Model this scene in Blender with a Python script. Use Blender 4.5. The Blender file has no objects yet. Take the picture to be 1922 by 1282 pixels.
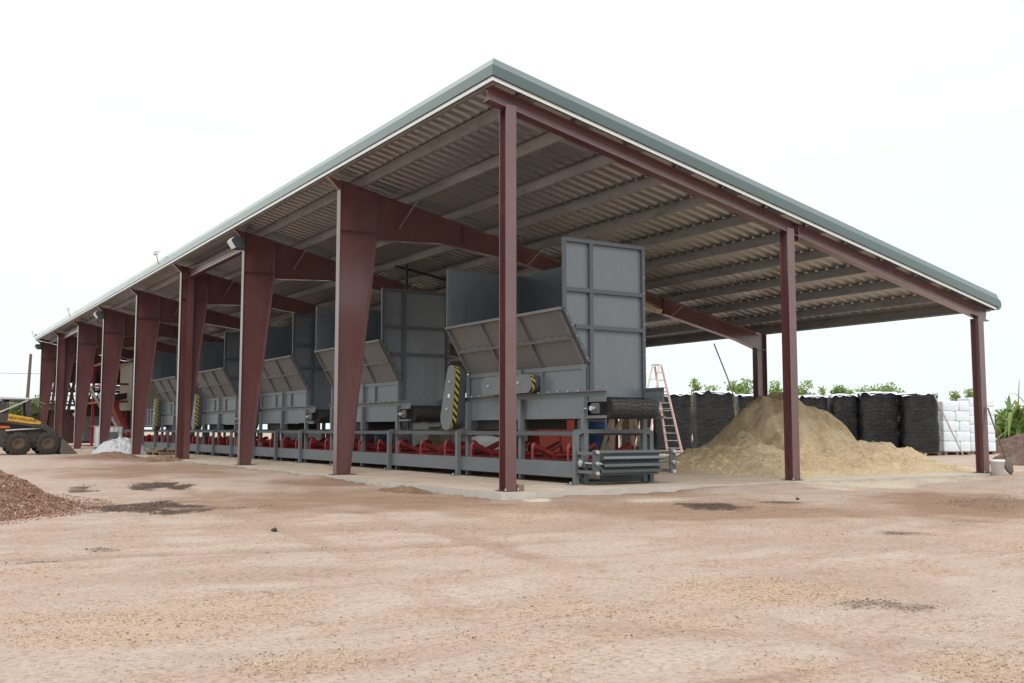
import bpy, bmesh, math, random
from mathutils import Vector, Matrix, noise
random.seed(7)
S = bpy.context.scene
COL = S.collection
rad = math.radians
V = Vector

# ------------------------------------------------------------------ camera
FPX, CX, CY = 1882.0, 961.0, 641.0
RM = Matrix(((0.84653744, -0.04649239, 0.53029503),
             (-0.53232918, -0.07393461, 0.84330262),
             (0.0, 0.99617876, 0.08733767)))
CP = V((-8.69103204, -13.95098065, 1.0))
def ray(px, py): return RM @ V((px-CX, -(py-CY), FPX))
def ground_at(px, py, z=0.0):
    d = ray(px, py); return CP + d*((z-CP.z)/d.z)
def at(px, py, D): return CP + ray(px, py)/FPX*D
cam = bpy.data.cameras.new('camera'); co = bpy.data.objects.new('camera', cam); COL.objects.link(co)
cam.sensor_width = 36; cam.lens = FPX/1922*36; cam.clip_start = .1; cam.clip_end = 6000
r_, u_, f_ = RM.col[0], RM.col[1], RM.col[2]
co.matrix_world = Matrix(((r_.x, u_.x, -f_.x, CP.x), (r_.y, u_.y, -f_.y, CP.y), (r_.z, u_.z, -f_.z, CP.z), (0, 0, 0, 1)))
S.camera = co
AX_R = V((0.8465, -0.5323, 0)); AX_F = V((0.5323, 0.8465, 0))

# ------------------------------------------------------------------ materials
def nt(name):
    m = bpy.data.materials.new(name); m.use_nodes = True
    n = m.node_tree.nodes; l = m.node_tree.links
    return m, n, l, n['Principled BSDF']
def ramp(n, stops, interp='LINEAR'):
    r = n.new('ShaderNodeValToRGB'); cr = r.color_ramp; cr.interpolation = interp
    while len(cr.elements) > 1: cr.elements.remove(cr.elements[-1])
    cr.elements[0].position = stops[0][0]; cr.elements[0].color = (*stops[0][1], 1)
    for p, c in stops[1:]:
        e = cr.elements.new(p); e.color = (*c, 1)
    return r
def g3(v): return (v, v, v)
def mul(c, k): return tuple(min(1, x*k) for x in c)
def coords(n, l, scale=(1, 1, 1), kind='Object'):
    t = n.new('ShaderNodeTexCoord'); mp = n.new('ShaderNodeMapping'); mp.inputs['Scale'].default_value = scale
    l.new(t.outputs[kind], mp.inputs['Vector']); return mp.outputs['Vector']
def noise_n(n, l, vec, scale, detail=4, rough=.6, dist=0):
    t = n.new('ShaderNodeTexNoise'); t.inputs['Scale'].default_value = scale; t.inputs['Detail'].default_value = detail
    t.inputs['Roughness'].default_value = rough; t.inputs['Distortion'].default_value = dist
    l.new(vec, t.inputs['Vector']); return t
def mixc(n, l, fac, a, b, mode='MIX'):
    m = n.new('ShaderNodeMix'); m.data_type = 'RGBA'; m.blend_type = mode
    for sock, v in ((m.inputs[0], fac), (m.inputs[6], a), (m.inputs[7], b)):
        if hasattr(v, 'links') or hasattr(v, 'is_linked'): l.new(v, sock)
        elif isinstance(v, (int, float)): sock.default_value = v
        else: sock.default_value = (*v, 1)
    return m.outputs[2]
def bump(n, l, h, b, strength=.3, dist=.02):
    bp = n.new('ShaderNodeBump'); bp.inputs['Strength'].default_value = strength; bp.inputs['Distance'].default_value = dist
    l.new(h, bp.inputs['Height']); l.new(bp.outputs['Normal'], b.inputs['Normal'])
def mat(name, c, rough=.55, metal=0., var=.18, scale=1.5, streak=None, dirt=None, dirt_amt=.4, bmp=0., bscale=40, spec=.5):
    m, n, l, b = nt(name)
    vec = coords(n, l, streak or (1, 1, 1), 'Object')
    t = noise_n(n, l, vec, scale, 6, .65, .3)
    r = ramp(n, [(.25, mul(c, 1-var)), (.5, c), (.78, mul(c, 1+var))]); l.new(t.outputs['Fac'], r.inputs['Fac'])
    col = r.outputs['Color']
    if dirt:
        t2 = noise_n(n, l, vec, scale*3.1, 8, .7, .6)
        r2 = ramp(n, [(.5, g3(0)), (.72, g3(dirt_amt))]); l.new(t2.outputs['Fac'], r2.inputs['Fac'])
        col = mixc(n, l, r2.outputs['Color'], col, dirt)
    l.new(col, b.inputs['Base Color'])
    rr = ramp(n, [(.3, g3(max(0, rough-.1))), (.7, g3(min(1, rough+.1)))]); l.new(t.outputs['Fac'], rr.inputs['Fac'])
    l.new(rr.outputs['Color'], b.inputs['Roughness'])
    b.inputs['Metallic'].default_value = metal
    b.inputs['Specular IOR Level'].default_value = spec
    if bmp:
        t3 = noise_n(n, l, coords(n, l), bscale, 5, .6); bump(n, l, t3.outputs['Fac'], b, bmp, .01)
    return m

M = {}
M['maroon'] = mat('maroon_primer', (.1, .029, .031), .34, 0, .22, 1.1, (1, 1, .35), (.16, .085, .075), .45, spec=1.)
_b = M['maroon'].node_tree.nodes['Principled BSDF']; _b.inputs['Coat Weight'].default_value = .7; _b.inputs['Coat Roughness'].default_value = .18
M['maroon_dark'] = mat('maroon_clip', (.06, .025, .025), .6)
M['galv'] = mat('galvanised_purlin', (.3, .298, .294), .45, .4, .25, 2.2, (1, .3, 1), (.11, .095, .085), .6)
M['sheet'] = mat('roof_underside', (.4, .405, .41), .3, .65, .06, .4, (1, 1, 1), (.28, .27, .26), .25)
M['green'] = mat('green_trim', (.03, .066, .07), .2, .0, .08, .7, spec=.8)
M['green'].node_tree.nodes['Principled BSDF'].inputs['Coat Weight'].default_value = 1.; M['green'].node_tree.nodes['Principled BSDF'].inputs['Coat Roughness'].default_value = .12
M['silver'] = mat('bright_galvanised_trim', (.75, .77, .78), .35, .35, .06, 2)
M['grey'] = mat('machine_grey', (.105, .123, .147), .36, .0, .13, 1.6, (3, 3, .35), (.18, .18, .175), .4, spec=.8)
M['greyd'] = mat('machine_grey_shaded', (.045, .052, .062), .42, .0, .12, 1.2, None, (.15, .14, .13), .25)  # darker copy of the machine grey, hopper-interior shade put into its colour
M['greyw'] = mat('grey_slope_panel', (.13, .13, .135), .5, .0, .1, 1.3, None, (.2, .18, .16), .3)
M['greyr'] = mat('grey_rib', (.068, .075, .09), .45, .0, .1, 2)
M['conv'] = mat('conveyor_grey', (.12, .135, .15), .45, .0, .1, 1.4, (1, 1, 1), (.24, .21, .18), .35)
M['red'] = mat('red_idler', (.25, .024, .027), .35, .0, .2, 3, None, (.14, .06, .05), .5)
M['redbin'] = mat('red_bin', (.52, .06, .03), .45, .0, .15, 2, None, (.3, .1, .06), .5)
M['rubber'] = mat('black_rubber', (.028, .027, .027), .65, .0, .3, 3, None, (.07, .06, .055), .5)
M['steel'] = mat('bare_steel', (.55, .56, .57), .35, .7, .1, 4)
M['bolt'] = mat('zinc_bolt', (.5, .51, .52), .35, .5, .1, 9)
M['conc'] = mat('concrete_edge', (.46, .43, .4), .85, .0, .12, 2, None, (.33, .26, .21), .6, .3, 30)
M['wood'] = mat('raw_timber', (.55, .42, .26), .7, .0, .2, 3, (6, 6, .5), (.3, .2, .12), .4)
M['wooddark'] = mat('weathered_timber', (.2, .145, .105), .8, .0, .3, 4, (6, 1, 6), (.1, .07, .05), .5)
M['blue'] = mat('blue_plastic', (.03, .085, .26), .45, .0, .15, 3)
M['card'] = mat('cardboard', (.42, .31, .2), .85, .0, .12, 3)
M['white'] = mat('white_plastic', (.72, .74, .75), .45, .0, .06, 2, None, (.5, .48, .45), .3)
M['pail'] = mat('white_pail', (.86, .87, .88), .35, .0, .03, 2)
M['bagw'] = mat('white_bag_film', (.7, .76, .82), .4, .0, .08, 5, None, (.5, .52, .55), .5, .35, 14)
M['wrapedge'] = mat('clear_blue_film', (.35, .6, .72), .3)
M['pink'] = mat('pink_fibreglass', (.8, .57, .55), .5, .0, .1, 3)
M['alu'] = mat('aluminium_step', (.68, .69, .7), .35, .5, .08, 5)
M['yellow'] = mat('loader_yellow', (.6, .33, .03), .45, .0, .12, 3, None, (.25, .16, .08), .5)
M['loader'] = mat('loader_dark', (.045, .04, .037), .55, .0, .25, 3, None, (.2, .15, .11), .6)
M['tyre'] = mat('tyre', (.032, .028, .025), .9, .0, .3, 5, None, (.11, .08, .06), .7)
M['rim'] = mat('muddy_rim', (.085, .06, .042), .8, .0, .3, 5, None, (.14, .1, .07), .8)
M['bucket'] = mat('worn_bucket', (.11, .095, .085), .6, .2, .25, 4, None, (.25, .17, .12), .6)
M['cabroof'] = mat('cab_roof', (.55, .55, .56), .4)
M['orange'] = mat('orange_reflector', (.75, .17, .04), .4)
M['black'] = mat('black_paint', (.02, .02, .022), .5)
M['olive'] = mat('beige_cladding', (.33, .31, .245), .6, .0, .1, 1, (1, 1, .3), (.3, .26, .2), .4)
M['tarp'] = mat('crumpled_sheet', (.43, .43, .45), .45, .0, .15, 4, None, (.4, .36, .34), .5, .5, 9)
M['bark'] = mat('tree_bark', (.14, .1, .07), .9, .0, .3, 6, None, None, .4, .5, 30)
M['pole'] = mat('utility_pole', (.12, .085, .07), .9, .0, .2, 3, (3, 3, .3))
M['stone'] = mat('dark_stone', (.05, .042, .036), .9, .0, .3, 12, None, None, .4, .6, 30)
M['rod'] = mat('galvanised_rod', (.4, .38, .36), .5, .4)
M['lens'] = mat('frosted_lamp_lens', (.7, .78, .8), .25)

def stripes():
    m, n, l, b = nt('hazard_stripes')
    t = n.new('ShaderNodeTexCoord'); s = n.new('ShaderNodeSeparateXYZ'); l.new(t.outputs['Object'], s.inputs[0])
    def mth(op, a, bb=None):
        q = n.new('ShaderNodeMath'); q.operation = op
        for i, v in enumerate((a, bb)):
            if v is None: continue
            if isinstance(v, (int, float)): q.inputs[i].default_value = v
            else: l.new(v, q.inputs[i])
        return q.outputs[0]
    a = mth('ADD', s.outputs['X'], mth('ADD', s.outputs['Z'], mth('MULTIPLY', s.outputs['Y'], .6)))
    fr = mth('FRACT', mth('MULTIPLY', a, 7.2)); gt = mth('GREATER_THAN', fr, .5)
    tn = noise_n(n, l, t.outputs['Object'], 9); 
    yl = mixc(n, l, tn.outputs['Fac'], (.55, .42, .03), (.42, .33, .06))
    l.new(mixc(n, l, gt, yl, (.018, .018, .018)), b.inputs['Base Color']); b.inputs['Roughness'].default_value = .5
    return m
M['stripe'] = stripes()

def wrap_mat():
    m, n, l, b = nt('black_stretch_wrap')
    v = coords(n, l, (.9, .9, 5.5))
    t = noise_n(n, l, v, 2.2, 6, .62, 1.6)
    v2 = coords(n, l, (1, 1, 1)); t2 = noise_n(n, l, v2, 1.7, 5, .6, .5)
    r = ramp(n, [(.35, (.006, .006, .007)), (.62, (.012, .012, .014)), (.82, (.06, .06, .065))]); l.new(t.outputs['Fac'], r.inputs['Fac'])
    l.new(r.outputs['Color'], b.inputs['Base Color'])
    rr = ramp(n, [(.3, g3(.2)), (.7, g3(.4))]); l.new(t2.outputs['Fac'], rr.inputs['Fac']); l.new(rr.outputs['Color'], b.inputs['Roughness'])
    bump(n, l, t.outputs['Fac'], b, 1., .16)
    return m
M['wrap'] = wrap_mat()

def leaf_mat(name, c1, c2, c3):
    m, n, l, b = nt(name)
    g = n.new('ShaderNodeNewGeometry')
    r = ramp(n, [(0, c1), (.55, c2), (1, c3)]); l.new(g.outputs['Random Per Island'], r.inputs['Fac'])
    l.new(r.outputs['Color'], b.inputs['Base Color']); b.inputs['Roughness'].default_value = .55
    tr = n.new('ShaderNodeBsdfTranslucent'); l.new(r.outputs['Color'], tr.inputs['Color'])
    mx = n.new('ShaderNodeMixShader'); mx.inputs[0].default_value = .4
    l.new(b.outputs[0], mx.inputs[1]); l.new(tr.outputs[0], mx.inputs[2]); l.new(mx.outputs[0], n['Material Output'].inputs['Surface'])
    return m
M['leaf'] = leaf_mat('citrus_leaf', (.12, .19, .035), (.22, .33, .07), (.36, .45, .14))
M['leafd'] = leaf_mat('dark_leaf', (.08, .12, .035), (.15, .21, .07), (.25, .3, .11))
M['banana'] = leaf_mat('banana_leaf', (.07, .13, .03), (.17, .27, .07), (.36, .36, .12))
M['frond'] = leaf_mat('palm_frond', (.09, .13, .05), (.15, .2, .08), (.24, .27, .12))

def ground_mat(slab=False):
    m, n, l, b = nt('concrete_slab' if slab else 'sandy_ground')
    t = n.new('ShaderNodeTexCoord'); P = t.outputs['Object']
    big = noise_n(n, l, P, .32, 5, .6, .6)
    med = noise_n(n, l, P, 1.6, 7, .68, .5)
    mp = n.new('ShaderNodeMapping'); mp.inputs['Rotation'].default_value = (0, 0, rad(-24)); mp.inputs['Scale'].default_value = (.5, 2.6, 1)
    l.new(P, mp.inputs['Vector'])
    stk = noise_n(n, l, mp.outputs['Vector'], .9, 8, .7, .4)
    fine = noise_n(n, l, P, 26, 6, .75)
    grit = noise_n(n, l, P, 90, 3, .6)
    if slab:
        r = ramp(n, [(.3, (.33, .265, .21)), (.5, (.45, .37, .3)), (.72, (.52, .45, .38))]); l.new(med.outputs['Fac'], r.inputs['Fac'])
        c = r.outputs['Color']
        r2 = ramp(n, [(.42, g3(0)), (.7, g3(.75))]); l.new(big.outputs['Fac'], r2.inputs['Fac'])
        c = mixc(n, l, r2.outputs['Color'], c, (.4, .29, .215))
        # saw-cut joints across the slab
        sp = n.new('ShaderNodeSeparateXYZ'); l.new(P, sp.inputs[0])
        def joint(sock, step, off):
            a = n.new('ShaderNodeMath'); a.operation = 'ADD'; a.inputs[1].default_value = off; l.new(sock, a.inputs[0])
            q = n.new('ShaderNodeMath'); q.operation = 'PINGPONG'; q.inputs[1].default_value = step/2; l.new(a.outputs[0], q.inputs[0])
            w = n.new('ShaderNodeMath'); w.operation = 'LESS_THAN'; w.inputs[1].default_value = .009; l.new(q.outputs[0], w.inputs[0]); return w.outputs[0]
        c = mixc(n, l, joint(sp.outputs['Y'], 3.5, .2), c, (.18, .14, .12))
        c = mixc(n, l, joint(sp.outputs['X'], 4.4, .9), c, (.18, .14, .12))
    else:
        r = ramp(n, [(.3, (.31, .21, .165)), (.42, (.40, .302, .25)), (.54, (.44, .352, .30)), (.74, (.475, .395, .348))]); l.new(stk.outputs['Fac'], r.inputs['Fac'])
        c = r.outputs['Color']
        r2 = ramp(n, [(.42, g3(0)), (.66, g3(.75))]); l.new(big.outputs['Fac'], r2.inputs['Fac'])
        c = mixc(n, l, r2.outputs['Color'], c, (.42, .325, .278))
        r4 = ramp(n, [(.48, g3(0)), (.68, g3(.75))]); l.new(med.outputs['Fac'], r4.inputs['Fac'])
        c = mixc(n, l, r4.outputs['Color'], c, (.385, .275, .208))
    def attr(name): 
        a = n.new('ShaderNodeAttribute'); a.attribute_name = name; return a.outputs['Fac']
    def masked(c, name, colr, lo=.38, hi=.62, amt=.9, tex=None, k=.8):
        ad = n.new('ShaderNodeMath'); ad.operation = 'MULTIPLY_ADD'; ad.inputs[1].default_value = k
        l.new((tex or fine).outputs['Fac'], ad.inputs[0])
        sb = n.new('ShaderNodeMath'); sb.operation = 'SUBTRACT'; sb.inputs[1].default_value = k/2
        l.new(attr(name), sb.inputs[0]); l.new(sb.outputs[0], ad.inputs[2])
        q = ramp(n, [(lo, g3(0)), (hi, g3(amt))]); l.new(ad.outputs[0], q.inputs['Fac'])
        return mixc(n, l, q.outputs['Color'], c, colr)
    if not slab:
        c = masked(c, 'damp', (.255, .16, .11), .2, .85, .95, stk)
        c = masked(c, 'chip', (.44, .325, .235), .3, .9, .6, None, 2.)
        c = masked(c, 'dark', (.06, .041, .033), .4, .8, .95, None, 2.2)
    c = masked(c, 'pale', (.6, .53, .42), .3, .7, .85)
    r3 = ramp(n, [(.3, g3(.55)), (.5, g3(1.)), (.75, g3(1.2))]); l.new(fine.outputs['Fac'], r3.inputs['Fac'])
    c = mixc(n, l, .75 if not slab else .3, c, r3.outputs['Color'], 'MULTIPLY')
    if not slab:
        fk = ramp(n, [(.4, g3(.1)), (.64, g3(.6))]); l.new(med.outputs['Fac'], fk.inputs['Fac'])
        for sc in (38, 85):   # flecks of bark and grit, in drifts
            vo = n.new('ShaderNodeTexVoronoi'); vo.inputs['Scale'].default_value = sc; l.new(P, vo.inputs['Vector'])
            sx_ = n.new('ShaderNodeSeparateColor'); l.new(vo.outputs['Color'], sx_.inputs[0])
            rv = ramp(n, [(0, (.42, .34, .3)), (.1, (.6, .5, .44)), (.16, (1, 1, 1)), (.8, (1, 1, 1)), (.9, (1.15, 1.08, .98)), (1, (1.3, 1.2, 1.05))]); l.new(sx_.outputs[0], rv.inputs['Fac'])
            c = mixc(n, l, fk.outputs['Color'], c, rv.outputs['Color'], 'MULTIPLY')
    l.new(c, b.inputs['Base Color']); b.inputs['Roughness'].default_value = .95; b.inputs['Specular IOR Level'].default_value = .15
    ad = n.new('ShaderNodeMath'); ad.operation = 'MULTIPLY_ADD'; ad.inputs[1].default_value = .5
    l.new(grit.outputs['Fac'], ad.inputs[0]); l.new(fine.outputs['Fac'], ad.inputs[2])
    bump(n, l, ad.outputs[0], b, .5 if not slab else .15, .03)
    return m
M['ground'] = ground_mat(); M['slab'] = ground_mat(True)

def pile_mat(name, stops, scale=3, bs=.6, bscale=40):
    m, n, l, b = nt(name)
    P = coords(n, l)
    t = noise_n(n, l, P, scale, 9, .7, .5); r = ramp(n, stops); l.new(t.outputs['Fac'], r.inputs['Fac'])
    f = noise_n(n, l, P, bscale, 6, .75)
    r3 = ramp(n, [(.3, g3(.6)), (.55, g3(1)), (.8, g3(1.2))]); l.new(f.outputs['Fac'], r3.inputs['Fac'])
    l.new(mixc(n, l, .6, r.outputs['Color'], r3.outputs['Color'], 'MULTIPLY'), b.inputs['Base Color'])
    b.inputs['Roughness'].default_value = .95; b.inputs['Specular IOR Level'].default_value = .1
    bump(n, l, f.outputs['Fac'], b, bs, .05); return m
M['sand'] = pile_mat('sand', [(.3, (.56, .41, .25)), (.46, (.72, .575, .4)), (.58, (.63, .47, .29)), (.72, (.78, .655, .49))], 1.1, 1., 20)
M['mulch'] = pile_mat('bark_mulch', [(.3, (.16, .085, .06)), (.5, (.26, .145, .105)), (.7, (.34, .21, .155))], 6, 1., 26)
M['soil'] = pile_mat('dark_soil', [(.3, (.08, .05, .043)), (.5, (.15, .1, .085)), (.72, (.24, .17, .145))], 3, 1., 12)
M['dirt'] = pile_mat('brown_dirt', [(.3, (.15, .095, .065)), (.5, (.24, .155, .105)), (.72, (.33, .23, .165))], 3, .9, 18)

def chip_mat(name, stops):
    m, n, l, b = nt(name)
    g = n.new('ShaderNodeNewGeometry'); r = ramp(n, stops); l.new(g.outputs['Random Per Island'], r.inputs['Fac'])
    l.new(r.outputs['Color'], b.inputs['Base Color']); b.inputs['Roughness'].default_value = .9; b.inputs['Specular IOR Level'].default_value = .2; return m
M['chip_tan'] = chip_mat('tan_chips', [(0, (.15, .075, .055)), (.35, (.31, .18, .125)), (.75, (.48, .34, .22)), (1, (.62, .51, .38))])
M['chip_dark'] = chip_mat('dark_clods', [(0, (.06, .04, .032)), (.5, (.13, .085, .064)), (1, (.23, .15, .115))])
M['chip_red'] = chip_mat('red_bark', [(0, (.1, .05, .037)), (.35, (.22, .12, .085)), (.75, (.34, .2, .145)), (1, (.5, .36, .27))])

# ------------------------------------------------------------------ mesh helpers
class MB:
    def __init__(s): s.v = []; s.f = []; s.mi = []; s.cur = 0; s.sm = []
    def add(s, vs, fs, smooth=False):
        o = len(s.v); s.v += [tuple(v) for v in vs]
        for f in fs: s.f.append(tuple(i+o for i in f)); s.mi.append(s.cur); s.sm.append(smooth)
        return s
    def box(s, c, d, rot=None):
        c = V(c); x, y, z = d[0]/2, d[1]/2, d[2]/2
        vs = [V(p) for p in ((-x, -y, -z), (x, -y, -z), (x, y, -z), (-x, y, -z), (-x, -y, z), (x, -y, z), (x, y, z), (-x, y, z))]
        if rot is not None: vs = [rot @ v for v in vs]
        return s.add([c+v for v in vs], [(0, 3, 2, 1), (4, 5, 6, 7), (0, 1, 5, 4), (1, 2, 6, 5), (2, 3, 7, 6), (3, 0, 4, 7)])
    def bb(s, a, b):
        return s.box([(a[i]+b[i])/2 for i in range(3)], [abs(b[i]-a[i]) for i in range(3)])
    def frame(s, a, b, up=(0, 0, 1)):
        a, b = V(a), V(b); t = (b-a).normalized(); up = V(up)
        if abs(t.dot(up)) > .98: up = V((0, 1, 0)) if abs(t.y) < .9 else V((1, 0, 0))
        x = t.cross(up).normalized(); y = x.cross(t).normalized(); return a, b, t, x, y
    def bar(s, a, b, w, h, up=(0, 0, 1), w2=None, h2=None):
        a, b, t, x, y = s.frame(a, b, up); w2 = w if w2 is None else w2; h2 = h if h2 is None else h2
        q = [(-1, -1), (1, -1), (1, 1), (-1, 1)]
        vs = [a+x*(i*w/2)+y*(j*h/2) for i, j in q]+[b+x*(i*w2/2)+y*(j*h2/2) for i, j in q]
        return s.add(vs, [(3, 2, 1, 0), (4, 5, 6, 7), (0, 1, 5, 4), (1, 2, 6, 5), (2, 3, 7, 6), (3, 0, 4, 7)])
    def tube(s, pts, r, n=10, cap=True):
        pts = [V(p) for p in pts]; rs = r if isinstance(r, (list, tuple)) else [r]*len(pts)
        vs = []; prev = None
        for i, p in enumerate(pts):
            t = (pts[min(i+1, len(pts)-1)]-pts[max(i-1, 0)]).normalized()
            if prev is None:
                up = V((0, 0, 1)) if abs(t.z) < .9 else V((1, 0, 0)); x = t.cross(up).normalized()
            else: x = (prev-t*prev.dot(t)).normalized()
            prev = x; y = t.cross(x)
            for k in range(n):
                a = 2*math.pi*k/n; vs.append(p+(x*math.cos(a)+y*math.sin(a))*rs[i])
        fs = []
        for i in range(len(pts)-1):
            for k in range(n):
                fs.append((i*n+k, i*n+(k+1) % n, (i+1)*n+(k+1) % n, (i+1)*n+k))
        s.add(vs, fs, True)
        if cap:
            s.add(vs[:n], [tuple(range(n-1, -1, -1))]); s.add(vs[-n:], [tuple(range(n))])
        return s
    def prism(s, poly, fn, d0, d1):
        # poly of 2-D points, fn(u, v, d) -> 3-D
        n = len(poly)
        vs = [fn(u, v, d0) for u, v in poly]+[fn(u, v, d1) for u, v in poly]
        return s.add(vs, [tuple(range(n-1, -1, -1)), tuple(range(n, 2*n))]+[(i, (i+1) % n, n+(i+1) % n, n+i) for i in range(n)])
    def ibeam(s, a, b, h, w, up=(0, 0, 1), tf=.014, tw=.01):
        a, b, t, x, y = s.frame(a, b, up)
        s.bar(a+y*(h/2-tf/2), b+y*(h/2-tf/2), w, tf, up); s.bar(a-y*(h/2-tf/2), b-y*(h/2-tf/2), w, tf, up)
        return s.bar(a, b, tw, h-2*tf-.002, up)
    def build(s, name, m, parent=None, loc=(0, 0, 0), fix=True, bevel=0):
        me = bpy.data.meshes.new(name); me.from_pydata(s.v, [], s.f)
        for mm in (m if isinstance(m, (list, tuple)) else [m]): me.materials.append(M[mm])
        me.polygons.foreach_set('material_index', s.mi); me.polygons.foreach_set('use_smooth', s.sm)
        if fix:
            bm = bmesh.new(); bm.from_mesh(me); bmesh.ops.recalc_face_normals(bm, faces=bm.faces); bm.to_mesh(me); bm.free()
        me.update()
        o = bpy.data.objects.new(name, me); COL.objects.link(o)
        if parent: o.parent = parent
        o.location = loc
        if bevel:
            md = o.modifiers.new('edge', 'BEVEL'); md.width = bevel; md.segments = 2; md.limit_method = 'ANGLE'; md.angle_limit = rad(40)
        return o
def tag(o, label, cat, group=None):
    o['label'] = label; o['category'] = cat
    if group: o['group'] = group
    return o
def empty(name, loc, label, cat, group=None, rz=0):
    o = bpy.data.objects.new(name, None); COL.objects.link(o); o.location = loc; o.rotation_euler = (0, 0, rz); o.empty_display_size = .3
    return tag(o, label, cat, group)
def kids(o, pool=None): return [c for c in list(COL.objects) if c.parent == o]
def copy_tree(o, parent=None):
    c = o.copy(); COL.objects.link(c)
    if parent: c.parent = parent
    for k in kids(o): copy_tree(k, c)
    return c
def inst(o, parent, loc, rot=None):   # copy of one part with its sub-parts
    c = copy_tree(o, parent); c.location = loc
    if rot: c.rotation_euler = rot
    return c
def struct(o, kind='structure'): o['kind'] = kind; return o
def nz(x, y, z=0., s=1.): return noise.noise(V((x*s, y*s, z*s)))
def fbm(x, y, s=1., o=4, z=0.):
    a = 0; k = 1
    for i in range(o): a += noise.noise(V((x*s, y*s, z+i*7.3)))*k; s *= 2.1; k *= .5
    return a
def sstep(a, b, x):
    t = max(0, min(1, (x-a)/(b-a))); return t*t*(3-2*t)

# ------------------------------------------------------------------ ground
def base_h(x, y):
    far = max(sstep(3, 12, y), sstep(11.5, 15, x))
    h = -.105+.075*far
    # dirt banked up against the slab away from the near corner
    if x > -.4 and y < 0: h = max(h, -.1+.075*sstep(1.2, 5.0, x)*sstep(-1.6, -.4, y))
    if y > 0 and x < 0: h = max(h, -.1+.08*sstep(4.0, 7.5, y)*sstep(-1.3, -.35, x))
    return h
TRACKS = [((-16, -6.2), (3, -3.9)), ((-16, -7.9), (4, -5.5)), ((-12.5, -1.5), (9, -6.8)), ((-12, -3.0), (8, -8.4)), ((-6.2, -14), (-3.3, 9)), ((-4.6, -14), (-1.6, 9))]
def track_w(x, y):
    m = 0.
    for k, ((ax, ay), (bx, by)) in enumerate(TRACKS):
        dx, dy = bx-ax, by-ay; L = math.hypot(dx, dy); d = ((x-ax)*dy-(y-ay)*dx)/L+.35*nz(x, y, k*3., .16)
        if abs(d) < .4: m = max(m, (1-sstep(.1, .26, abs(d)))*(.35+.9*max(0, nz(x, y, k*5., .35)+.3)))
    return min(1., m)
def ground_h(x, y):
    if -.25 < x < 13.1 and -.25 < y < 57.2: return -.25
    d = math.hypot(x-CP.x, y-CP.y)
    amp = .03*sstep(.3, 3, d)*(1-sstep(60, 140, d))
    h = base_h(x, y)+amp*fbm(x, y, .55, 3)+.012*fbm(x, y, 2.3, 3, 3.)
    if d < 30: h -= .022*track_w(x, y)
    if -.6 < x < 13.6 and -.6 < y < 57.6: h = min(h, -.012)
    return h
PATCH = {'dark': [], 'chip': [], 'damp': [], 'pale': []}
def patch(kind, px, py, wpx, hpx, amt=1., rot=0.):
    c = ground_at(px, py, -.09); D = (c-CP).dot(f_)
    sx = wpx/FPX*D/2; sy = max(.12, abs((ground_at(px, py+hpx/2, -.09)-ground_at(px, py-hpx/2, -.09)).length)/2)
    PATCH[kind].append((c.x, c.y, sx, sy, amt))
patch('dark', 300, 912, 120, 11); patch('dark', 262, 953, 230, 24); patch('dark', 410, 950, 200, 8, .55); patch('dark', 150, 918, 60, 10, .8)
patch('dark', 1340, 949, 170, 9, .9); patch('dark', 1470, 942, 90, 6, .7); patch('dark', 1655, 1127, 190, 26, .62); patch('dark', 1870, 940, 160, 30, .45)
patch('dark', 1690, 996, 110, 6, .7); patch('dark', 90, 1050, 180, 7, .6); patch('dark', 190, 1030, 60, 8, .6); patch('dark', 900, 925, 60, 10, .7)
patch('damp', 700, 935, 900, 50, .8); patch('damp', 1300, 955, 900, 45, .75); patch('damp', 1800, 945, 400, 55, .9); patch('damp', 1180, 925, 320, 12, .9)
patch('damp', 300, 885, 420, 28, .8); patch('damp', 640, 905, 330, 16, .9); patch('damp', 240, 860, 260, 14, 1.); patch('damp', 1580, 1090, 500, 60, .4)
patch('damp', 1500, 1010, 800, 60, .35); patch('damp', 150, 1000, 400, 60, .3)
patch('damp', 900, 985, 1500, 26, .45); patch('damp', 500, 1075, 900, 30, .4); patch('damp', 1300, 1180, 900, 34, .4); patch('damp', 700, 1215, 800, 28, .35); patch('damp', 1000, 925, 800, 40, .6)
patch('chip', 330, 1150, 500, 70, .75); patch('chip', 180, 1195, 420, 30, .85); patch('chip', 1430, 1105, 420, 60, .8); patch('chip', 1050, 1140, 300, 50, .7)
patch('chip', 560, 1235, 300, 60, .75); patch('chip', 1850, 1260, 300, 60, .8); patch('chip', 1000, 965, 250, 40, .55); patch('chip', 780, 925, 300, 20, .6); patch('chip', 470, 880, 400, 22, .5)
patch('chip', 1480, 1235, 200, 40, .6); patch('chip', 900, 1190, 260, 40, .5); patch('chip', 1330, 1160, 250, 40, .6)
patch('pale', 1580, 906, 260, 20, .95); patch('pale', 1010, 937, 55, 5, 1.); patch('pale', 1250, 937, 200, 12, .6); patch('pale', 1700, 900, 260, 14, .7)
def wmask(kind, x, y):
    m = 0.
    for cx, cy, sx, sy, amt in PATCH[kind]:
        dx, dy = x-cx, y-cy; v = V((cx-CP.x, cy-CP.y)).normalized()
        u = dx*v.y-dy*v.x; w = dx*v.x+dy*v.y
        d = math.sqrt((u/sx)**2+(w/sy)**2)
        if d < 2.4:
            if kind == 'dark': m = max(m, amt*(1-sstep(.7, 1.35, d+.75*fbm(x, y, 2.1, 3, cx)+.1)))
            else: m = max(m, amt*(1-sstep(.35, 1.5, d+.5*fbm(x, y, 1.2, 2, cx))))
    return m
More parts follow.
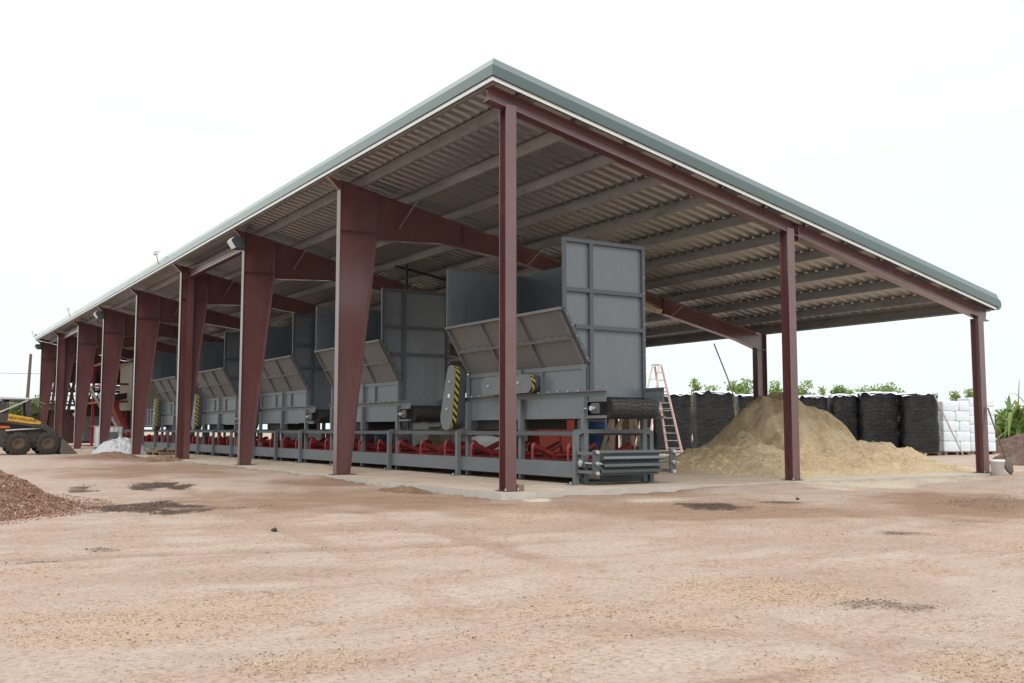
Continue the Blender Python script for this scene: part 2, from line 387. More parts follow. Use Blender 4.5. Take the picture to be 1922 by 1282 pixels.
def build_ground():
    N = []; 
    a0 = math.atan2(f_.x, f_.y)
    angs = [a0+rad(-36+72*i/330) for i in range(331)]
    back = [a0+rad(36+288*(i+1)/49) for i in range(48)]
    angs += back; na = len(angs)
    rings = [.6]; 
    while rings[-1] < 14: rings.append(rings[-1]*1.022)
    while rings[-1] < 70: rings.append(rings[-1]*1.022)
    while rings[-1] < 4000: rings.append(rings[-1]*1.12)
    vs = [(CP.x, CP.y, -.1)]; at_ = {k: [0.] for k in PATCH}
    for r in rings:
        for a in angs:
            x = CP.x+r*math.sin(a); y = CP.y+r*math.cos(a); z = ground_h(x, y)
            if r > 3000: z = 0.
            vs.append((x, y, z))
            near = r < 62
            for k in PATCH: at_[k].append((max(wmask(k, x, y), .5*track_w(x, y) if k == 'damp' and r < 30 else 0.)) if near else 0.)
    fs = [(0, 1+i, 1+(i+1) % na) for i in range(na)]
    for j in range(len(rings)-1):
        for i in range(na):
            a = 1+j*na+i; b = 1+j*na+(i+1) % na; fs.append((a, a+na, b+na, b))
    me = bpy.data.meshes.new('ground'); me.from_pydata(vs, [], fs); me.materials.append(M['ground'])
    for k in PATCH:
        A = me.attributes.new(k, 'FLOAT', 'POINT'); A.data.foreach_set('value', at_[k])
    bm = bmesh.new(); bm.from_mesh(me); bmesh.ops.recalc_face_normals(bm, faces=bm.faces)
    bm.faces.ensure_lookup_table()
    if sum(f.normal.z for f in bm.faces) < 0: bmesh.ops.reverse_faces(bm, faces=bm.faces)
    bm.to_mesh(me); bm.free()
    me.polygons.foreach_set('use_smooth', [True]*len(me.polygons))
    o = bpy.data.objects.new('ground', me); COL.objects.link(o); struct(o)
build_ground()

def build_slab():
    X0, X1, Y0, Y1 = -.32, 13.2, -.33, 57.3
    vs = []; pale = []; nx, ny = 54, 130
    for j in range(ny+1):
        for i in range(nx+1):
            y = Y0+(Y1-Y0)*(j/ny)**1.6; x = X0+(X1-X0)*i/nx
            vs.append((x, y, 0.)); 
            p = max(0, 1-math.hypot((x-8.2)/2.6, (y-.1)/1.0))+.8*max(0, 1-math.hypot((x-11)/2.6, (y-.3)/1.3))
            pale.append(min(1, p*1.6))
    fs = [(j*(nx+1)+i, j*(nx+1)+i+1, (j+1)*(nx+1)+i+1, (j+1)*(nx+1)+i) for j in range(ny) for i in range(nx)]
    o0 = len(vs); vs += [(X0, Y0, -.22), (X1, Y0, -.22), (X1, Y1, -.22), (X0, Y1, -.22)]
    c = [0, nx, ny*(nx+1)+nx, ny*(nx+1)]
    edge = [list(range(0, nx+1)), [j*(nx+1)+nx for j in range(ny+1)], [ny*(nx+1)+i for i in range(nx, -1, -1)], [j*(nx+1) for j in range(ny, -1, -1)]]
    mi = [0]*len(fs)
    for k in range(4):
        fs.append(tuple([o0+k, o0+(k+1) % 4]+edge[k][::-1])); mi.append(1)
    me = bpy.data.meshes.new('concrete_floor'); me.from_pydata(vs, [], fs); me.materials.append(M['slab']); me.materials.append(M['conc'])
    me.polygons.foreach_set('material_index', mi)
    A = me.attributes.new('pale', 'FLOAT', 'POINT'); A.data.foreach_set('value', pale+[0]*4)
    o = bpy.data.objects.new('concrete_floor', me); COL.objects.link(o); struct(o)
build_slab()

# ------------------------------------------------------------------ scattered chips
def chips(name, m, spots, parent=None, flat=.35):
    mb = MB()
    for p, s, nrm in spots:
        a = random.uniform(0, 6.28); l = s*random.uniform(.8, 1.6); w = s*random.uniform(.35, .8); h = s*flat*random.uniform(.5, 1.2)
        rot = Matrix.Rotation(a, 3, 'Z') @ Matrix.Rotation(random.gauss(0, .35), 3, 'X') @ Matrix.Rotation(random.gauss(0, .35), 3, 'Y')
        if nrm is not None: rot = nrm.to_track_quat('Z', 'Y').to_matrix() @ rot
        q = [V((-l/2, -w/2*.6, 0)), V((l/2*.8, -w/2, 0)), V((l/2, w/2*.5, 0)), V((-l/2*.7, w/2, 0)), V((0, 0, h))]
        mb.add([V(p)+rot @ v for v in q], [(0, 1, 4), (1, 2, 4), (2, 3, 4), (3, 0, 4)])
    return mb.build(name, m, parent, fix=False)
def in_front(): 
    a0 = math.atan2(f_.x, f_.y)
    r = 3.2*math.exp(random.random()*math.log(22/3.2)); a = a0+rad(random.uniform(-31, 31))
    return CP.x+r*math.sin(a), CP.y+r*math.cos(a), r
tan_s, dark_s = [], []
for _ in range(260000):
    x, y, r = in_front()
    if x > -.4 and y > -.4 : continue
    w = wmask('chip', x, y); dk = wmask('dark', x, y)
    k = max(0, fbm(x, y, .5, 3, 5.)+.12)
    z = ground_h(x, y)
    dk *= .35+1.3*max(0, fbm(x, y, 2.2, 3, 11.)+.3)
    if random.random() < min(.9, .03+.75*w*(.4+max(0, fbm(x, y, 1.6, 3, 2.)+.4))+.14*k): tan_s.append(((x, y, z), random.uniform(.004, .012)*(1+.03*r), None))
    elif random.random() < .002+.45*dk+.045*max(0, fbm(x, y, .7, 3, 8.)-.15): dark_s.append(((x, y, z), random.uniform(.004, .011)*(1+.09*r)*(1+.5*dk), None))
tan_s = tan_s[:95000]
struct(chips('wood_chip_litter', 'chip_tan', tan_s), 'stuff')
struct(chips('dark_clod_litter', 'chip_dark', dark_s, flat=.4), 'stuff')

# ------------------------------------------------------------------ steel shed
SL = .2118; BAY = 7.06; NF = 8; LEN = NF*BAY
RX0, RX1, RY0, RY1 = -.45, 13.3, -.27, LEN+.35
def rz(x): return 6.80-SL*x            # underside of the roof sheet
shed = empty('open_shed', (0, 0, 0), 'long open steel shed with maroon columns and a single-pitch green-trimmed roof', 'shed')
# roof sheet: ribs along the slope
def build_roof():
    prof = []; y = RY0; p = .3048
    while y < RY1-.02:
        for dy, dz in ((0, 0), (.12, 0), (.135, .05), (.18, .05), (.25, 0)):
            if y+dy < RY1: prof.append((y+dy, dz))
        y += p
    prof.append((RY1, 0)); n = len(prof)
    vs = [(RX0, a, rz(RX0)+b) for a, b in prof]+[(RX1, a, rz(RX1)+b) for a, b in prof]
    fs = [(i, i+1, n+i+1, n+i) for i in range(n-1)]
    o = MB().add(vs, fs).build('roof_sheet', 'sheet', shed)
    sd = o.modifiers.new('thick', 'SOLIDIFY'); sd.thickness = .004; sd.offset = 1
build_roof()
PX = [.38+1.185*k for k in range(11)]
for i, x in enumerate(PX):               # Z purlins, top at the sheet, 0.2 m deep
    t = rz(x)-.003; b = t-.2
    mb = MB()
    mb.bb((x-.0035, RY0+.06, b), (x+.0035, RY1-.06, t))
    mb.bb((x+.0035, RY0+.06, b), (x+.065, RY1-.06, b+.006)).bb((x+.059, RY0+.06, b+.006), (x+.065, RY1-.06, b+.026))
    mb.bb((x-.065, RY0+.06, t-.02), (x-.0035, RY1-.06, t-.013))
    mb.build('purlin', 'galv', shed)
for x, s in ((RX0+.05, 1), (RX1-.1, -1)):  # eave struts
    t = rz(x)-.004; MB().bb((x-.004, RY0+.05, t-.21), (x+.004, RY1-.05, t)).bb((x+.004*s, RY0+.05, t-.21), (x+.07*s, RY1-.05, t-.203)).build('eave_strut', 'galv', shed)
def sl(x, y, dz): return V((x, y, rz(x)+dz))
# trims
mb = MB()                                  # near rake trim (green, bevelled top) on the gable edge
prof = [(-.04, -.13), (-.04, .045), (.015, .18), (.2, .205), (.2, .19), (.03, .165), (-.025, .04), (-.025, -.13)]
mb.prism(prof, lambda u, v, d: V((RX0+u if d < 0 else d, RY0+u, rz(RX0+u if d < 0 else d)+v)), RX0, RX1+.05); mb.build('rake_trim', 'green', shed)
MB().prism([(-.028, -.2), (-.028, -.135), (-.01, -.135), (-.01, -.2)], lambda u, v, d: V((d, RY0+u+.03, rz(d)+v)), RX0+.0, RX1).build('rake_closure_strip', 'silver', shed)
mb = MB(); mb.prism([(.04, -.13), (.04, .1), (-.07, .2), (-.2, .205), (-.2, .19), (-.06, .17), (.025, .09), (.025, -.13)], lambda u, v, d: V((d, RY1+u, rz(d)+v)), RX0-.035, RX1+.05); mb.build('rake_trim', 'green', shed)
z0 = rz(RX0)                               # high eave trim
MB().prism([(-.04, -.13), (-.04, .045), (.015, .18), (.2, .205), (.2, .19), (.03, .165), (-.025, .04), (-.025, -.13)], lambda u, v, d: V((RX0+u, RY0+u if d < 0 else d, z0+v-SL*u)), RY0, RY1+.03).build('eave_trim', 'green', shed)
MB().bb((RX0-.012, RY0+.0, z0-.2), (RX0+.012, RY1, z0-.135)).build('eave_closure_strip', 'silver', shed)
z1 = rz(RX1)                               # low eave gutter, rounded
gp = [(0, .05), (.05, .06)]+[(.05+.13*math.sin(a), -.07-.13*-math.cos(a)*1.0) for a in [rad(t) for t in (20, 50, 80, 110, 140, 165)]]+[(.02, -.2), (0, -.2)]
MB().prism(gp, lambda u, v, d: V((RX1+u+.005, d, z1+v)), RY0+.0, RY1-.02).build('gutter', 'green', shed)
MB().prism([(u*.96, v*.94) for u, v in gp], lambda u, v, d: V((RX1+u+.008, d, z1+v)), RY0-.012, RY0-.002).build('gutter_end_cap', 'green', shed)
# end rafter (channel seen from outside) and end posts
def beam_z(x): return rz(x)-.21
mb = MB(); h = .25
for y0, dy in ((0., .2), ):
    a, b = V((-.4, y0, beam_z(-.4)-h/2)), V((13.28, y0, beam_z(13.28)-h/2))
    mb.ibeam(a, b, h, .2, (0, 0, 1), .015, .01)
mb.build('end_rafter', 'maroon', shed)
MB().bb((6.86, -.105, beam_z(6.86)-.34), (6.874, .1, beam_z(6.87)-.0)).build('splice_plate', 'maroon', shed)
PW = .2
for x, zt in ((0., 6.40), (6.63, 5.03), (12.92, 3.64)):
    mb = MB()
    mb.bb((x-PW/2, -.105, .012), (x+PW/2, -.091, zt)).bb((x-PW/2, .091, .012), (x+PW/2, .105, zt-.06)).bb((x-.006, -.09, .012), (x+.006, .09, zt-.02))
    p = mb.build('end_post', 'maroon', shed)
    q = MB().bb((x-.15, -.15, .0), (x+.15, .15, .012)); q.cur = 1
    for sx in (-1, 1):
        for sy in (-1, 1): q.tube([(x+sx*.12, sy*.125, .012), (x+sx*.12, sy*.125, .05)], .014, 6)
    q.build('base_plate', ['maroon_dark', 'bolt'], p)
# interior frames
col0 = raf0 = None
for k in range(1, NF+1):
    y = k*BAY; fw = .1
    zt = rz(-.1)-.205
    if col0 is None:
        # outer column: straight outer flange, inner flange splayed up to the knee
        mb = MB(); xi = lambda z: .2+(.80-.2)*z/5.5
        mb.bb((-.115, -fw, .012), (-.10, fw, zt))
        mb.prism([(-.1, .012), (xi(.0), .012), (xi(5.5), 5.5), (.80, rz(.8)-.205), (-.1, zt)], lambda u, v, d: V((u, d, v)), -.005, .005)
        mb.bar((xi(0)+.007, 0, .012), (xi(5.5)+.007, 0, 5.5), 2*fw, .014, (1, 0, 0)); 
        mb.bar((.79, 0, 5.50), (.79, 0, rz(.8)-.22), 2*fw, .016, (1, 0, 0))
        mb.bar((.81, 0, 5.46), (.81, 0, rz(.83)-.22), 2*fw, .016, (1, 0, 0))
        mb.bb((-.1, -fw*.95, 5.49), (.77, -.006, 5.502)).bb((-.1, .006, 5.49), (.77, fw*.95, 5.502))
        mb.bar((-.1, 0, zt), (.83, 0, rz(.83)-.205), 2*fw, .014)
        col0 = mb.build('tapered_column', 'maroon', shed, (0, y, 0))
        MB().bb((-.2, -.16, 0), (.34, .16, .012)).build('base_plate', 'maroon_dark', col0)
        # rafter: deep at the knee, shallow beyond
        top = lambda x: rz(x)-.21
        bot = [(.83, 1.06), (2.5, .62), (4.6, .42), (12.2, .43), (13.0, .5)]
        mb = MB(); up_ = [(x, top(x)-.014) for x, d in bot]; lo = [(x, top(x)-d) for x, d in bot]
        for i in range(len(bot)-1):
            mb.prism([up_[i], up_[i+1], lo[i+1], lo[i]], lambda u, v, d: V((u, d, v)), -.005, .005)
            mb.bar((lo[i][0], 0, lo[i][1]-.006), (lo[i+1][0], 0, lo[i+1][1]-.006), 2*fw, .013)
        mb.bar((.83, 0, top(.83)-.007), (13.3, 0, top(13.3)-.007), 2*fw, .014)
        for x in (3.1, 9.4): mb.bb((x-.008, -fw, top(x)-.46), (x+.008, fw, top(x)-.02))
        raf0 = mb.build('rafter', 'maroon', shed, (0, y, 0))
        mb = MB(); zl = top(13.0)-.03
        mb.bb((12.93, -fw, .012), (12.945, fw, top(12.9)-.5)).bb((13.30, -fw, .012), (13.315, fw, zl)).bb((12.945, -.005, .012), (13.3, .005, zl-.05))
        mb.bb((12.93, -fw, top(13.0)-.52), (13.31, fw, top(13.0)-.506))
        low0 = mb.build('low_column', 'maroon', shed, (0, y, 0))
        MB().bb((12.85, -.16, 0), (13.4, .16, .012)).build('base_plate', 'maroon_dark', low0)
    else:
        inst(col0, shed, (0, y, 0)); inst(raf0, shed, (0, y, 0)); inst(low0, shed, (0, y, 0))
    # gusset to eave strip
    MB().prism([(-.42, rz(-.42)-.2), (-.117, rz(-.1)-.21), (-.117, rz(-.1)-.42)], lambda u, v, d: V((u, y+d, v)), -.06, .06).build('eave_bracket', 'maroon', shed)
    # flange braces and purlin clips
    for j, x in enumerate(PX):
        t = rz(x)-.2
        if j in (1, 4, 8) and k < 7:
            d = .62 if j == 1 else .42
            MB().bar((x+.05, y-.55, t+.02), (x-.2, y-.08, rz(x)-.21-d+.02), .045, .006).build('flange_brace', 'galv', shed)
        if k < 6: MB().bb((x+.004, y-.05, t-.008), (x+.055, y+.05, t+.17)).build('purlin_clip', 'maroon_dark', shed)
# portal bracing bays: extra beam and slender column beside the frames
for k in (3, 7):
    y = k*BAY
    MB().ibeam((.16, y-BAY+.12, 6.33), (.16, y-.18, 6.33), .24, .2).build('portal_beam', 'maroon', shed)
    for yy in (y-.26, ):
        MB().bb((.06, yy-.1, .012), (.26, yy-.09, 6.21)).bb((.06, yy+.09, .012), (.26, yy+.1, 6.21)).bb((.155, yy-.09, .012), (.165, yy+.09, 6.21)).build('portal_column', 'maroon', shed)

# wall-pack lamps on the columns
def flood(px_frame, label):
    y = px_frame*BAY
    e = empty('flood_lamp', (-.12, y, 6.28), label, 'lamp', 'flood lamps on the high-side columns')
    MB().prism([(0, -.16), (0, .16), (-.32, .16), (-.4, .06), (-.26, -.16)], lambda u, v, d: V((u, d, v)), -.2, .2).build('housing', 'greyd', e, bevel=.01)
    MB().prism([(-.325, .15), (-.415, .05), (-.275, -.15), (-.265, -.15), (-.4, .055), (-.317, .155)], lambda u, v, d: V((u-.004, d, v)), -.18, .18).build('lens', 'lens', e)
flood(2, 'boxy flood lamp high on the second tapered column from the front'); flood(5, 'boxy flood lamp high on the fifth tapered column from the front'); flood(8, 'boxy flood lamp on the last column at the far end of the shed')
def bracket_lamp(y, label):
    e = empty('bracket_lamp', (RX0-.03, y, rz(RX0)+.1), label, 'lamp', 'tube lamps on brackets above the high eave')
    MB().tube([(0, 0, -.12), (-.05, 0, .05), (-.1, -.1, .22)], .018, 8).build('bracket', 'steel', e)
    mb = MB()
    mb.tube([(-.14, -.45, .24), (-.1, .3, .3)], .05, 8); mb.build('tube', 'white', e)
    MB().bar((-.12, -.42, .3), (-.08, .27, .36), .14, .015).build('hood', 'alu', e)
bracket_lamp(22.9, 'small tube lamp on a bracket above the eave near the third column'); bracket_lamp(42.7, 'small tube lamp on a bracket above the eave, middle one of three'); bracket_lamp(57.2, 'small tube lamp on a bracket at the far corner of the roof')

# loose timber lying on purlin / small light under the roof near the low end
e = MB().bar(at(1644, 526, 24.2), at(1668, 515, 23.6), .12, .1).build('timber_offcut', 'wood')
tag(e, 'pale timber offcut tied under the roof purlins near the right end', 'timber')

e = MB().bar(at(1203, 563, 27.4), at(1237, 584, 27.0), .3, .12).build('timber_offcut', 'wood')
tag(e, 'pale timber board resting on the first rafter beside the nearest hopper panel', 'timber')
e = empty('roof_conduit', at(763, 545, 29), 'dark pipe hanging below the roof over the second hopper, with a sloping arm', 'pipe')
q = e.location
MB().tube([(0, 0, 0), (0, 0, .75)], .045, 8).tube([at(742, 499, 29)-q, at(840, 526, 29.6)-q], .035, 8).build('pipe', 'black', e)
# ------------------------------------------------------------------ feed hoppers
HL = 4.37
def stadium(c0, r0, c1, r1, n=10):
    c0, c1 = V((*c0, 0)), V((*c1, 0)); d = (c1-c0); a0 = math.atan2(d.y, d.x); pts = []
    for i in range(n+1): a = a0+math.pi/2+math.pi*i/n; pts.append((c0.x+r0*math.cos(a), c0.y+r0*math.sin(a)))
    for i in range(n+1): a = a0-math.pi/2+math.pi*i/n; pts.append((c1.x+r1*math.cos(a), c1.y+r1*math.sin(a)))
    return pts
def ring(poly, k):
    cx = sum(p[0] for p in poly)/len(poly); cy = sum(p[1] for p in poly)/len(poly)
    return [(cx+(p[0]-cx)*k, cy+(p[1]-cy)*k) for p in poly]
YZ = lambda u, v, d: V((d, u, v))
XZ = lambda u, v, d: V((u, d, v))
PAN = [(-.56, 4.51), (1.34, 4.51), (1.34, 1.6), (.0, 1.6), (.0, 2.21), (-.55, 3.19)]
def bolts(mb, pts, axis, r=.0105, h=.015):
    mb.cur = 1
    for p in pts:
        p = V(p); mb.tube([p, p+V(axis)*h], r, 6)
    mb.cur = 0
    return mb
def make_hopper(loc, label):
    e = empty('feed_hopper', loc, label, 'hopper', 'grey feed hoppers standing over the conveyor')
    for y, s in ((0, -1), (HL, 1)):
        p = MB().prism(PAN, XZ, y-.006, y+.006).build('side_panel', 'grey', e)
        a, b = (y+s*.006, y+s*.066)
        mb = MB()
        def rib(x0, z0, x1, z1): mb.bb((x0, a, z0), (x1, b, z1))
        rib(-.56, 4.44, 1.34, 4.51); rib(-.56, 3.2, -.51, 4.438); rib(1.27, 1.6, 1.34, 4.438)
        rib(.02, 1.6, .1, 4.438)
        for z in (3.52, 2.84): 
            rib(.102, z, 1.268, z+.075)
            rib(-.508 if z > 3.2 else -.3, z, .018, z+.075)
        mb.bar((-.545, (a+b)/2, 3.19), (.0, (a+b)/2, 2.24), .06, .06, (1, 0, 1))
        pts = [(1.31, b, 1.8+i*.3) for i in range(9)]+[(-.5+i*.11, b, 3.1-i*.2) for i in range(5)]+[(.2+i*.22, y+s*.006, 1.78) for i in range(5)]
        bolts(mb, pts, (0, s, 0)); mb.build('panel_frame', ['greyr', 'bolt'], p)
    MB().bb((1.3, .007, 1.9), (1.312, HL-.007, 4.5)).build('back_panel', 'greyd', e)
    mb = MB()
    for y in (1.1, 2.2, 3.3): mb.bb((1.313, y-.03, 1.9), (1.37, y+.03, 4.5))
    mb.bb((1.313, .01, 4.44), (1.36, 1.06, 4.5)); mb.build('back_stiffener', 'greyr', e)
    # sloping front panel
    n = V((-.98, 0, -.55)).normalized()
    p = MB().bar((-.55+.005, HL/2, 3.19), (0, HL/2, 2.21), HL-.02, .01, (1, 0, .6)).build('slope_panel', 'greyw', e)
    mb = MB()
    mb.bar((-.575, .0, 3.2), (-.575, HL, 3.2), .09, .05)
    q = V((-.275, 0, 2.70))+n*.03
    mb.bar(q+V((0, .05, 0)), q+V((0, HL-.05, 0)), .05, .06, n)
    for y in (.06, HL/3, 2*HL/3, HL-.06):
        a, b = V((-.535, y, 3.16))+n*.032, V((-.02, y, 2.24))+n*.032; c = (a+b)/2
        mb.bar(a, c+(a-b)*.028, .045, .055, n); mb.bar(c-(a-b)*.028, b, .045, .055, n)
    bolts(mb, [V((-.275, .25+i*.3, 2.735))+n*.035 for i in range(14)], n, .012); mb.build('slope_rib', ['greyw', 'bolt'], p)
    # trough sides
    for x, s in ((0, -1), (1.3, 1)):
        p = MB().bb((x-.005, .008, 1.2), (x+.005, HL-.008, 2.21)).build('trough_side', 'grey', e)
        mb = MB()
        mb.bb((x+s*.006, -.0, 2.12), (x+s*.03, HL, 2.2)); 
        mb.bb((x+s*.006, -.6, 1.69), (x+s*.09, HL+.25, 1.705)); mb.bb((x+s*.006, -.6, 1.60), (x+s*.014, HL+.25, 1.689))
        for y in (HL/3, 2*HL/3): mb.bb((x+s*.006, y-.03, 1.707), (x+s*.05, y+.03, 2.118))
        bolts(mb, [(x+s*.04, .25+i*.33, 1.706) for i in range(13)], (0, 0, 1), .016, .025); mb.build('trough_rib', ['conv', 'bolt'], p)
        for y in (.04, 2.18, HL-.04):
            MB().bb((x+s*.006, y-.05, .99), (x+s*.1, y+.05, 1.598)).bb((x+s*.031, y-.04, 1.706), (x+s*.08, y+.04, 2.2)).bb((x+s*-.005, y-.05, .02), (x+s*.09, y+.05, .985)).build('leg', 'conv', e)
        # head bearing housing
        MB().bb((x+s*.01, -.58, 1.52), (x+s*.022, -.06, 1.598)).bb((x+s*.006, -.58, 1.2), (x+s*.075, -.06, 1.25)).bb((x+s*.006, -.58, 1.5), (x+s*.075, -.06, 1.515)).build('bearing_frame', 'conv', e)
        b = MB().box((x+s*.045, -.3, 1.38), (.06, .22, .2)).build('bearing_housing', 'greyr', e, bevel=.02)
        MB().tube([(x+s*.076, -.3, 1.38), (x+s*.16, -.3, 1.38)], .045, 10).tube([(x+s*.09, -.1, 1.38), (x+s*.09, -.02, 1.38)], .016, 6).build('shaft_end', 'steel', b)
    MB().bb((1.33, -.58, 1.52), (1.34, -.02, 1.78)).build('guard_plate', 'greyr', e)
    MB().bb((.16, 2.3, 1.0), (1.16, HL-.1, 1.19)).build('belt_tray', 'rubber', e)
    # moulded belt round the head and tail pulleys
    R = .175; yc0, yc1, zc = -.42, HL+.1, 1.38; path = []
    for i in range(17): a = rad(90+180*i/16); path.append((yc0+R*math.cos(a), zc+R*math.sin(a), math.cos(a), math.sin(a)))
    for i in range(17): a = rad(-90+180*i/16); path.append((yc1+R*math.cos(a), zc+R*math.sin(a), math.cos(a), math.sin(a)))
    x0, x1 = .14, 1.18; n_ = len(path)
    mb = MB(); vs = [(x0, a, b) for a, b, _, _ in path]+[(x1, a, b) for a, b, _, _ in path]
    mb.add(vs, [(i, (i+1) % n_, n_+(i+1) % n_, n_+i) for i in range(n_)], True); mb.add(vs[:n_], [tuple(range(n_))]); mb.add(vs[n_:], [tuple(range(n_))])
    def surf(s_):   # arc-length on head pulley
        a = rad(90)+s_/R; return V((0, yc0+(R)*math.cos(a), zc+R*math.sin(a))), V((0, math.cos(a), math.sin(a)))
    for row in range(-2, 9):
        for sgn in (-1, 1):
            for blk in range(4):
                pts = []
                for q_ in range(3):
                    t = (blk+q_*.38)/4; xx = .66+sgn*t*.52; ss = row*.075+t*.17*(1 if blk % 2 else .6)
                    if 0 <= ss <= math.pi*R: pts.append((xx, ss))
                for (xa, sa), (xb, sb) in zip(pts, pts[1:]):
                    pa, na_ = surf(sa); pb, nb_ = surf(sb); pa.x = xa; pb.x = xb
                    mb.bar(pa+na_*.006, pb+nb_*.006, .03, .016, na_)
    mb.build('belt', 'rubber', e)
    # tall drive guard at the tail
    st = stadium((4.56, 2.22), .2, (4.78, 1.25), .27)
    g = MB().prism(st, YZ, -.36, -.35).build('drive_guard', 'conv', e)
    MB().prism(ring(st, .985), YZ, -.348, -.24).build('striped_rim', 'stripe', g)
    MB().prism(ring(st, .97), YZ, -.239, -.06).build('guard_box', 'greyr', g)
    for q_ in ((-.361, 4.6, 2.05), (-.361, 4.72, 1.45)): MB().tube([q_, V(q_)-V((.03, 0, 0))], .03, 6).build('wing_nut', 'bolt', g)
    MB().bb((-.364, 4.62, 1.7), (-.361, 4.7, 1.78)).build('sticker', 'white', g)
    MB().box((-.02, 4.62, 1.45), (.1, .26, .5)).tube([(-.06, 4.62, 1.9), (.5, 4.62, 1.9)], .09, 12).build('gear_motor', 'greyr', e)
    return e
h1 = make_hopper((2.3, .92, 0), 'large grey feed hopper nearest the camera, with a pill-shaped belt guard on its trough')
HN = ['second grey feed hopper from the front, partly behind the widest maroon column', 'third grey feed hopper from the front, between the first two tapered columns',
      'fourth grey feed hopper from the front, between the second and third columns', 'farthest grey feed hopper of the row, deep in the shed behind the third column']
for yy, lb in zip((8.75, 15.1, 22.2, 29.1), HN):
    c = copy_tree(h1); c.location = (2.3, yy, 0); c['label'] = lb
    if yy < 10:     # the second machine shows no tall guard
        for k in kids(c):
            if k.name.startswith(('drive_guard', 'gear_motor')):
                for g_ in kids(k): bpy.data.objects.remove(g_)
                bpy.data.objects.remove(k)
# belt guard only on the first hopper
st = stadium((1.66, 1.9), .185, (3.22, 1.9), .185)
g = MB().prism(st, YZ, -.26, -.25).build('belt_guard', 'conv', h1)
MB().prism(ring(st, .985), YZ, -.248, -.16).build('striped_rim', 'stripe', g)
MB().prism(ring(st, .97), YZ, -.159, -.052).build('guard_box', 'greyr', g)
for q_ in ((-.261, 1.95, 1.92), (-.261, 3.1, 1.9)): MB().tube([q_, V(q_)-V((.03, 0, 0))], .03, 6).build('wing_nut', 'bolt', g)

# ------------------------------------------------------------------ long conveyor
cv = empty('belt_conveyor', (2.1, .95, 0), 'long low grey conveyor frame with red rollers running under all the hoppers', 'conveyor')
CL = 43.
for x in (0, 1.65):
    s = 1 if x == 0 else -1
    MB().bb((x, 0, .12), (x+s*.008, CL, .41)).bb((x+s*.009, 0, .40), (x+s*.07, CL, .41)).bb((x+s*.009, 0, .12), (x+s*.07, CL, .13)).build('side_rail', 'conv', cv)
    MB().bb((x+s*.03, .06, .885), (x+s*.12, CL, .965)).build('upper_rail', 'greyr', cv)
MB().bb((.075, .1, .3), (1.575, CL, .31)).build('drip_pan', 'redpan' if 'redpan' in M else 'wooddark', cv)
leg0 = None
for y in (0, 4.4, 7.9, 11.3, 14.15, 16.35, 18.65, 21.15, 23.45, 25.65, 28., 30.5, 33., 35.5, 38., 40.5):
    if leg0 is None:
        mb = MB(); w = .09
        for x, s in ((-.05, 1), (1.70, -1)):
            mb.bb((x-w/2, -w/2, .015), (x+w/2, w/2, .9))
            mb.prism([(x-s*w/2, .9), (x+s*w/2, .9), (x+s*.14, .93), (x+s*.14, 1.0), (x+s*.03, 1.0), (x-s*w/2, .95)], XZ, -w/2, w/2)
        mb.bb((.09, -w/2, .93), (1.56, w/2, 1.0))
        leg0 = mb.build('support_frame', 'conv', cv, (0, y, 0))
        for x in (-.05, 1.70):
            bolts(MB().bb((x-.16, -.1, 0), (x+.1, .1, .015)), [(x-.12, 0, .015)], (0, 0, 1), .018, .04).build('foot_plate', ['conv', 'bolt'], leg0)
    else: inst(leg0, cv, (0, y, 0))
id0 = None
for k in range(35):
    y = .38+k*1.2
    if id0 is None:
        id0 = empty_part = MB()
        for s, x in ((1, .05), (-1, 1.6)):
            id0.tube([(x, 0, .411), (x, 0, .62), (x+s*.02, 0, .68), (x+s*.06, 0, .715), (x+s*.1, 0, .70)], .024, 8)
        id0.bb((.1, -.03, .4), (1.55, .03, .43)).bar((.55, 0, .43), (.55, 0, .56), .05, .02).bar((1.1, 0, .43), (1.1, 0, .56), .05, .02)
        id0 = id0.build('idler', 'red', cv, (0, y, 0))
        for a, b in (((.1, .05, .69), (.53, .05, .50)), ((.57, .0, .49), (1.08, .0, .49)), ((1.12, .05, .50), (1.55, .05, .69))):
            MB().tube([a, b], .066, 12).build('roller', 'red', id0)
    else: inst(id0, cv, (0, y, 0))
# take-up end with winged pulley
for x, s in ((-.06, 1), (1.71, -1)):
    MB().bb((x-.01, -.62, .545), (x+s*.07, -.06, .6)).bb((x-.01, -.62, .215), (x+s*.07, -.06, .27)).build('take_up_channel', 'conv', cv)
    bolts(MB().bb((x-.09, -.66, .2), (x+.05, -.63, .64)), [(x-.02, -.66, .6), (x-.02, -.66, .23), (x-.02, -.66, .4)], (0, -1, 0), .035, .05).build('end_plate', ['greyr', 'bolt'], cv)
    MB().tube([(x-.02, -.8, .4), (x-.02, -.2, .4)], .018, 8).build('threaded_rod', 'bolt', cv)
    b = MB().box((x, -.24, .4), (.09, .2, .17)).build('take_up_bearing', 'greyr', cv, bevel=.02)
    MB().tube([(x-.05, -.24, .4), (x-.07, -.24, .4)], .06, 12).tube([(x-.072, -.24, .4), (x-.1, -.24, .4)], .025, 8).build('shaft_end', 'steel', b)
mb = MB(); cy, cz = -.42, .40
mb.tube([(.04, cy, cz), (1.62, cy, cz)], .05, 12)
for i in range(10):
    a = rad(36*i+10); mb.bar((.12, cy+.13*math.cos(a), cz+.13*math.sin(a)), (1.5, cy+.13*math.cos(a), cz+.13*math.sin(a)), .16, .012, (0, -math.sin(a), math.cos(a)))
    mb.bar((.12, cy+.215*math.cos(a), cz+.215*math.sin(a)), (1.5, cy+.215*math.cos(a), cz+.215*math.sin(a)), .014, .05, (0, -math.sin(a), math.cos(a)))
mb.build('wing_pulley', 'conv', cv)
